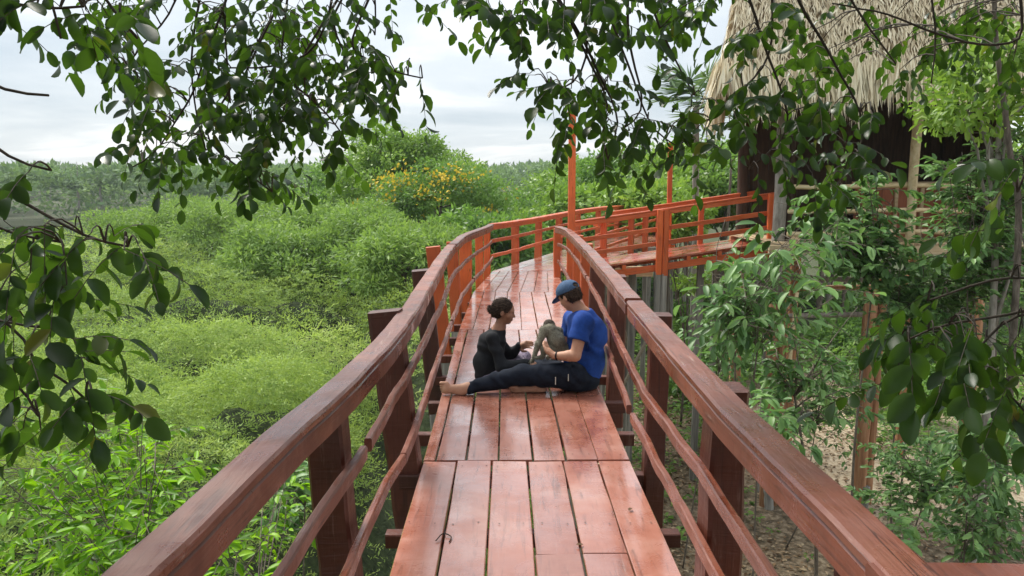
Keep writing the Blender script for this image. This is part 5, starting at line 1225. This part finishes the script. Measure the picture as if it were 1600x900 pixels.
# ------------------------------------------------------------------ far forest
P_, D_, N_, L_, W_, T_ = [], [], [], [], [], []
cnt = 0
while cnt < 950:
    y = 118 + 260 * rng.random() ** 1.6; x = rng.uniform(-.78, .62) * y
    if river(x, y) > .05: continue
    if x > -14 and y < 150: continue
    cnt += 1
    g_ = float(ground_z(x, y)); h = rng.uniform(6.5, 11.0) * (1.0 if y < 200 else .95); r = rng.uniform(3.0, 6.5)
    n_ = 170 if y < 190 else 80
    v = rand_dirs(n_); v[:, 2] = np.abs(v[:, 2]) * .9 - .15
    tone = rng.normal(.45, .22)
    k = rng.integers(0, 5, n_); cc = rand_dirs(5) * r * .55; cc[:, 2] = np.abs(cc[:, 2]) * .45
    p = np.array([x, y, g_ + h * .66]) + cc[k] + v * r * np.array([.55, .55, .36])
    low = rng.random(n_) < .16; p[low, 2] = g_ + rng.random(low.sum()) * h * .6
    P_.append(p); D_.append(unit(v + rng.normal(0, .5, (n_, 3)))); N_.append(v + [0, 0, .7] + rng.normal(0, .4, (n_, 3)))
    L_.append(rng.uniform(.7, 1.5, n_) * (1 if y < 190 else 1.5)); W_.append(L_[-1] * .5); T_.append(np.clip(tone + rng.normal(0, .13, n_), 0, 1))
tag(leaves('far_forest', cat_(P_), cat_(D_), cat_(N_), cat_(L_), cat_(W_), 'leaf_far', tint=cat_(T_)), 'distant unbroken green forest across the river', 'forest', kind='stuff')
# two bare pale trees in the far forest
for px, Yd, lab in ((158, 138, 'bare whitish forked tree standing at the front of the distant forest'), (122, 146, 'thin bare whitish tree in the distant forest with a single stem')):
    x = at(px, 300, Yd)[0]; gz = float(ground_z(x, Yd)); t = empty('bare_tree', (x, Yd, gz), lab, 'tree')
    top = np.array([x, Yd, gz + 7.5]); MB().tube(bow((x, Yd, gz), top, .1), np.linspace(.30, .14, 6), 6).build('trunk', 'pale_bark', t)
    for k in range(7 if px == 158 else 3):
        e2 = top + [rng.normal(0, 2.4), -2.5 + rng.normal(0, 1), rng.uniform(.5, 3.0)]; MB().tube(bow(top - [0, 0, rng.uniform(.3, 2.2)], e2, .4), np.linspace(.13, .04, 6), 5).build('limb', 'pale_bark', t)

# ------------------------------------------------------------------ fan palm beside the hut
pb = at(1088, 150, 20.5); gz = float(ground_z(pb[0], 20.5))
palm = empty('fan_palm', (pb[0], 20.5, gz), 'fan palm with stiff spread leaves beside the thatched roof', 'palm')
MB().tube(smooth_path([(pb[0], 20.5, gz - .2), (pb[0] + .1, 20.5, -1), (pb[0], 20.5, pb[2] - .15)], .6), .09, 8, .06).build('trunk', 'pale_bark', palm, smooth=True)
leaf_mat('palm_leaf', [(0, (.06, .12, .04)), (1, (.17, .27, .09))], .3, (.2, .32, .08), .45, .4)
for k in range(16):
    az = k * 2.4; el = rng.uniform(-.7, 1.25); d = np.array([math.cos(az) * math.cos(el), math.sin(az) * math.cos(el), math.sin(el)])
    o_ = np.array([pb[0], 20.5, pb[2]]); hub = o_ + d * rng.uniform(.5, .95)
    MB().tube(bow(o_, hub, .08), .018, 5).build('leaf_stalk', 'leaf_fresh', palm)
    s_ = unit(np.cross(d, [0, 0, 1.0])); u_ = np.cross(s_, d); nb_ = 30
    an = np.linspace(-2.0, 2.0, nb_); dd = d * np.cos(an)[:, None] + s_ * np.sin(an)[:, None] - np.array([0, 0, .12]) + rng.normal(0, .04, (nb_, 3))
    leaves('fan_leaf', np.repeat(hub[None], nb_, 0), dd, u_ + s_ * rng.normal(0, .3, nb_)[:, None], rng.uniform(.75, 1.0, nb_), .07, 'palm_leaf', palm, kind=None)

# ------------------------------------------------------------------ leafy shrubs
def shrub(name, label, root, tips, n_l, ln, asp, mat, spread, nl_obj=300, cat='shrub', group=None, stem_r=.012, droop=.3, twig='stem_bark', sub=5, lanc=False, canopy=None):
    """woody stems to the tips (photo pixel + metres ahead), leaves along the last part of each and of its side twigs"""
    root = np.array([root[0], root[1], float(ground_z(root[0], root[1]))]); t = empty(name, root, label, cat, group)
    P_, D_, N_ = [], [], []; tw = MB()
    tips = [at(*q) for q in tips]
    per = max(1, n_l // (len(tips) * sub))
    main = []
    for k in range(1 + len(tips) // 34):                       # a few stems from the ground, the rest fork from them
        g_ = tips[(k * 20 + 4) % len(tips)]; cen_ = g_ * .6 + np.mean(tips, 0) * .4
        k0 = root + rng.normal(0, .12, 3) * [1, 1, 0]; e0 = k0 * .12 + cen_ * .88
        pm = smooth_path([k0, k0 * .55 + e0 * .45 + rng.normal(0, .10, 3), e0], .15); main.append(pm[len(pm) // 3:])
        MB().tube(pm, np.linspace(stem_r * 1.3, stem_r * .6, len(pm)), 6, .08).build('stem', twig, t, smooth=True)
    main = np.vstack(main)
    for e_ in tips:
        cost = np.linalg.norm(main - e_, axis=1) + np.where(main[:, 2] > e_[2] - .1, .5, 0); k0 = main[np.argmin(cost)]
        mid = k0 * .45 + e_ * .55 + np.array([rng.normal(0, .06), rng.normal(0, .06), .05])
        pth = smooth_path([k0, mid, e_], .12)
        MB().tube(pth, np.linspace(stem_r * .5, stem_r * .2, len(pth)), 5).build('branch', twig, t, smooth=True)
        for s_ in range(sub):
            a = pth[int(len(pth) * rng.uniform(.25, .98))]; d = unit(rng.normal(0, 1, 3) * [1, 1, .45] + [0, 0, .25]); L = spread * rng.uniform(.6, 1.9)
            tp = a + d * L + [0, 0, -L * .15]; q = bow(a, tp, .05 * L); tw.tube(q, np.linspace(stem_r * .3, stem_r * .12, 6), 4)
            tt = rng.uniform(.15, 1, per); base = np.array([a + (tp - a) * u + [0, 0, .05 * L * 4 * u * (1 - u)] for u in tt])
            side = unit(np.cross(d, [0, 0, 1.0])); sg = np.where(rng.random(per) < .5, 1, -1)
            dd = side * sg[:, None] * rng.uniform(.4, 1.0, per)[:, None] + d * .6 + np.array([0, 0, -droop]) * rng.uniform(.2, 1.8, per)[:, None] + rng.normal(0, .2, (per, 3))
            P_.append(base); D_.append(dd); N_.append(np.array([0, -.15, 1.0]) + rng.normal(0, .35, (per, 3)))
    tw.build('twigs', twig, t, kind='stuff')
    P_, D_, N_ = cat_(P_), cat_(D_), cat_(N_); L = ln * rng.uniform(.6, 1.25, len(P_))
    m_ = pick(P_, L, nl_obj)
    if nl_obj: leaf_objects(t, P_[m_], D_[m_], N_[m_], L[m_], asp, mat)
    if (~m_).any():
        leaves('foliage', P_[~m_], D_[~m_], N_[~m_], L[~m_], L[~m_] * asp, mat + '_mass', t, shape='hex')
    return t
def area_tips(x0, x1, y0, y1, Ya, Yb, n_):
    return [(rng.uniform(x0, x1), rng.uniform(y0, y1), rng.uniform(Ya, Yb)) for _ in range(n_)]
# lime green bush at the left corner of the platform
shrub('lime_shrub', 'bright lime green bush with glossy leaves below the near left railing', (-3.3, 5.4), area_tips(-40, 330, 690, 960, 4.6, 6.0, 46) + area_tips(0, 230, 640, 720, 5.6, 6.6, 16), 3600, .105, .36, 'leaf_lime', .42, droop=.45)
shrub('lime_shrub', 'small lime green shrub between the left railing and the dark ground below the deck', (-1.35, 4.9), area_tips(330, 420, 830, 960, 4.2, 4.9, 7) + area_tips(400, 460, 720, 790, 6.2, 7.0, 6), 420, .095, .40, 'leaf_lime', .28, droop=.4)
shrub('dark_shrub', 'small dark broad-leaved plant growing under the near left railing posts', (-2.0, 7.6), area_tips(430, 500, 720, 860, 7.0, 8.6, 9), 420, .13, .45, 'leaf_sapling', .3, droop=.5)
# saplings with long leaves between the railing and the hut
shrub('sapling', 'sapling with long pale green leaves in front of the grey hut post', (3.25, 9.2), area_tips(1105, 1330, 330, 480, 8.0, 9.6, 22) + area_tips(1120, 1200, 440, 520, 8.3, 9.0, 12), 820, .20, .36, 'leaf_sapling', .42, stem_r=.016, droop=.7)
shrub('sapling', 'dark-stemmed branching sapling rising from the sandy ground before the log posts', (4.05, 9.6), area_tips(1210, 1330, 520, 640, 8.8, 9.8, 9) + [(1310, 560, 9.4), (1340, 480, 9.6), (1255, 640, 9.2)], 520, .15, .40, 'leaf_sapling', .38, stem_r=.024, droop=.5)
shrub('sapling', 'low sapling with drooping leaves beside the right railing', (2.35, 7.0), area_tips(1130, 1240, 610, 720, 6.9, 7.8, 9), 300, .14, .42, 'leaf_sapling', .32, stem_r=.012, droop=.6)
shrub('sapling', 'bushy sapling with fresh leaves hiding the middle of the hut railing', (5.0, 10.8), area_tips(1270, 1400, 270, 420, 10.2, 11.4, 26), 2300, .15, .42, 'leaf_sapling', .45, stem_r=.02, droop=.45)
shrub('leafy_bush', 'dense leafy bush in front of the hut veranda beside the pale pole', (6.0, 11.2), area_tips(1370, 1500, 390, 560, 10.2, 11.8, 46), 4400, .13, .40, 'leaf_sapling', .42, stem_r=.016, droop=.35)
shrub('leafy_bush', 'tall tangled bush climbing past the right end of the hut railing', (6.9, 10.6), area_tips(1480, 1640, 180, 460, 9.6, 11.2, 60), 5200, .125, .42, 'leaf_sapling', .42, stem_r=.018, droop=.35)
shrub('leafy_bush', 'dark green bush on the sandy ground beside the log posts', (4.9, 9.4), area_tips(1370, 1480, 660, 790, 8.9, 10.0, 26), 2200, .095, .42, 'leaf_sapling', .30, stem_r=.012, droop=.4)
shrub('leafy_bush', 'loose bush with hanging leaves at the foot of the shaded right edge tree', (5.2, 8.4), area_tips(1490, 1640, 640, 880, 7.6, 9.0, 34), 2300, .115, .40, 'leaf_sapling', .34, stem_r=.012, droop=.6)
shrub('seedling', 'low seedling with long leaves on the leaf litter near the railing corner', (3.55, 7.8), area_tips(1380, 1460, 790, 850, 7.4, 8.0, 6), 90, .17, .36, 'leaf_sapling', .22, stem_r=.008, droop=.5)
# tree at the right edge
T(1590, 10, 10.0, tree, 'edge_tree', 'tall tree with fresh green crown at the right end of the hut roof', 1.35, 3400, .12, 'leaf_fresh', ncl=24, asp=.45, z0=1.4, clr=.34, tr=.07, bark='pale_bark', shape='hex')
for px0, px1, Yd, lab in ((1528, 1560, 11.0, 'leaning slim grey stem crossing the right part of the thatch'), (1556, 1590, 9.3, 'upright slim grey stem beside the leaning one at the hut end')):
    a, b_ = at(px0, 60, Yd), at(px1, 400, Yd); gz = float(ground_z(b_[0], Yd)); t = empty('slim_tree', (b_[0], Yd, gz), lab, 'tree')
    pth = smooth_path([(b_[0] + .1, Yd, gz - .1), b_, (a + b_) / 2 + [.03, 0, 0], a, a + [-.1, 0, .9]], .25)
    MB().tube(pth, np.linspace(.06, .025, len(pth)), 8, .08).build('trunk', 'bark', t, smooth=True)
    tp = pth[-1]; v = rand_dirs(260) * [.6, .6, .5]
    leaves('crown', tp + [0, 0, .3] + v, rand_dirs(260), v + [0, 0, .5], .13, .06, 'leaf_broad', t, shape='hex')

# low bushes in the wood behind the hut and the ramp
for k in range(16):
    Yd = rng.uniform(17.5, 27); x = at(rng.uniform(1060, 1590), 500, Yd)[0]; gz = float(ground_z(x, Yd))
    tree('understory_bush', 'low leafy bush in the shaded wood behind the hut posts', x, Yd, gz + rng.uniform(.9, 2.3), rng.uniform(.9, 1.5), 1500, .17, 'leaf_broad', 'low bushes in the wood', z0=gz + .1, ncl=14, asp=.45, clr=.4, tr=.03, limbs=3)['category'] = 'bush'
shrub('sapling', 'airy sapling with small pale leaves between the two pairs of log posts', (4.75, 12.4), area_tips(1180, 1380, 470, 680, 11.4, 12.8, 26), 1100, .13, .42, 'leaf_sapling', .5, stem_r=.014, droop=.4)
shrub('sapling', 'thin sapling with pale leaves standing in front of the grey ramp piles', (2.75, 11.6), area_tips(1080, 1190, 430, 640, 10.8, 12.2, 18), 700, .13, .42, 'leaf_sapling', .45, stem_r=.012, droop=.4)

# ------------------------------------------------------------------ ground plants and litter
def scatter(n_, reg, dens=None):
    x = rng.uniform(reg[0], reg[1], n_); y = rng.uniform(reg[2], reg[3], n_)
    if dens is not None:
        k = rng.random(n_) < dens(x, y); x, y = x[k], y[k]
    return x, y
x, y = scatter(15000, (0.5, 26, 9, 40), lambda x, y: np.where(x < y * .72, 1, 0) * np.clip((fbm(x * .3, y * .3, 3, 8) - .38) * 5, 0, 1) * np.where(y < 15, .35, 1) * np.where((x > 5) & (y < 17), .25, 1))
k = 9; n_ = len(x); az = rng.random((n_, k)) * 6.283; h = (rng.uniform(.04, .32, n_) * np.where(y > 15, 2.4, 1))[:, None] * np.ones((1, k)) * rng.uniform(.4, 1, (n_, k))
p = np.stack([x[:, None] + np.cos(az) * .05, y[:, None] + np.sin(az) * .05, ground_z(x, y)[:, None] + h], -1).reshape(-1, 3)
d = np.stack([np.cos(az), np.sin(az), rng.uniform(-.3, .6, az.shape)], -1).reshape(-1, 3)
L = (rng.uniform(.06, .15, (n_, 1)) * rng.uniform(.7, 1.2, (n_, k))).ravel() * np.repeat(1 + .03 * np.clip(y - 12, 0, 20), k)
tag(leaves('undergrowth', p, d, np.array([0, 0, 1.0]) + rng.normal(0, .4, p.shape), L, L * .5, 'leaf_broad', shape='hex'), 'low green seedlings covering the shaded ground under the ramp', 'plants', kind='stuff')
x, y = scatter(30000, (-2.5, 12, 5, 22), lambda x, y: np.where((x < y * .75) & (x > -1.8), 1, 0) * np.where(x < .8, .5, 1) * np.clip((fbm(x * .5, y * .5, 3, 4) - .25) * 3, .15, 1))
n_ = len(x); p = np.stack([x, y, ground_z(x, y) + rng.uniform(.012, .04, n_)], 1); az = rng.random(n_) * 6.283
tag(leaves('leaf_litter', p, np.stack([np.cos(az), np.sin(az), rng.normal(0, .2, n_)], 1), np.array([0, 0, 1.0]) + rng.normal(0, .35, (n_, 3)), rng.uniform(.05, .12, n_), rng.uniform(.025, .055, n_), 'litter_leaf', shape='hex'), 'dry fallen leaves scattered over the ground right of the boardwalk', 'leaves', kind='stuff')
# grass in the shade beside and under the walk
x, y = scatter(26000, (-4.2, 1.0, 4.5, 16), lambda x, y: np.clip((fbm(x * .6, y * .6, 3, 14) - .33) * 5, 0, 1))
n_ = len(x); p = np.stack([x, y, ground_z(x, y)], 1); az = rng.random(n_) * 6.283
tag(leaves('grass', p, np.stack([np.cos(az) * .5, np.sin(az) * .5, np.ones(n_)], 1), rand_dirs(n_), rng.uniform(.06, .28, n_), rng.uniform(.012, .03, n_), 'leaf_broad'), 'sparse dark grass on the shaded ground beneath the boardwalk', 'grass', kind='stuff')
# fallen branches on the ground
for a, b_, lab in (((1140, 815, 9.6), (1330, 870, 8.2), 'thin dark crooked branch hanging low before the right railing'), ((1430, 832, 9.9), (1560, 834, 10.1), 'reddish dry log lying on the leaf litter at the right')):
    A, B = at(*a), at(*b_); A[2] = float(ground_z(A[0], A[1])) + .04; B[2] = float(ground_z(B[0], B[1])) + .04
    o = MB().tube(wavy(np.linspace(A, B, 12), .03), np.linspace(.035, .018, 12), 7, .1).build('fallen_branch', 'log_timber' if 'red' in lab else 'twig', None, smooth=True); tag(o, lab, 'branch')
# scraps on the deck
for px, py, k, lab in ((681, 845, 1, 'small curled dark twig on the deck boards beside the left edge'), (985, 797, 0, 'shrivelled reddish leaf on the outer right deck board'), (935, 725, 2, 'tiny pale flower on the deck joint'), (905, 853, 0, 'crumpled brown leaf on the middle deck boards')):
    c = atz(px, py, .004)
    if k == 1: o = MB().tube(smooth_path([c, c + [.03, .05, .012], c + [.07, .03, .006], c + [.065, -.02, .004]], .01), .003, 5).build('twig', 'twig')
    else:
        v = OV * [.035, .02, .03]; v = v - [.015, 0, -.006]; an = rng.random() * 6; ca, sa = math.cos(an), math.sin(an)
        v = np.stack([v[:, 0] * ca - v[:, 1] * sa, v[:, 0] * sa + v[:, 1] * ca, np.abs(v[:, 2])], 1) * (.5 if k == 2 else 1)
        o = mesh_np('fallen_leaf' if k == 0 else 'fallen_flower', v + c, OVF, 'litter_leaf', None, True, np.full(len(OV), .15 if k == 0 else 1.0))
    tag(o, lab, 'twig' if k == 1 else ('leaf' if k == 0 else 'flower'))

# ------------------------------------------------------------------ humid air
m, n, l, out = new_mat('humid_air')
pv = N(n, 'ShaderNodeVolumePrincipled', inp={'Density': 0.00042, 'Anisotropy': 0.0, 'Color': (0.86, 0.93, 1.0, 1)})
l.new(pv.outputs[0], out.inputs['Volume'])
hz = MB().box((-720, -90, -9), (720, 1420, 14)).build('haze', 'humid_air'); hz['kind'] = 'stuff'
tag(hz, 'thin humid haze filling the air over the river valley', 'haze')
scene.cycles.volume_bounces = 0
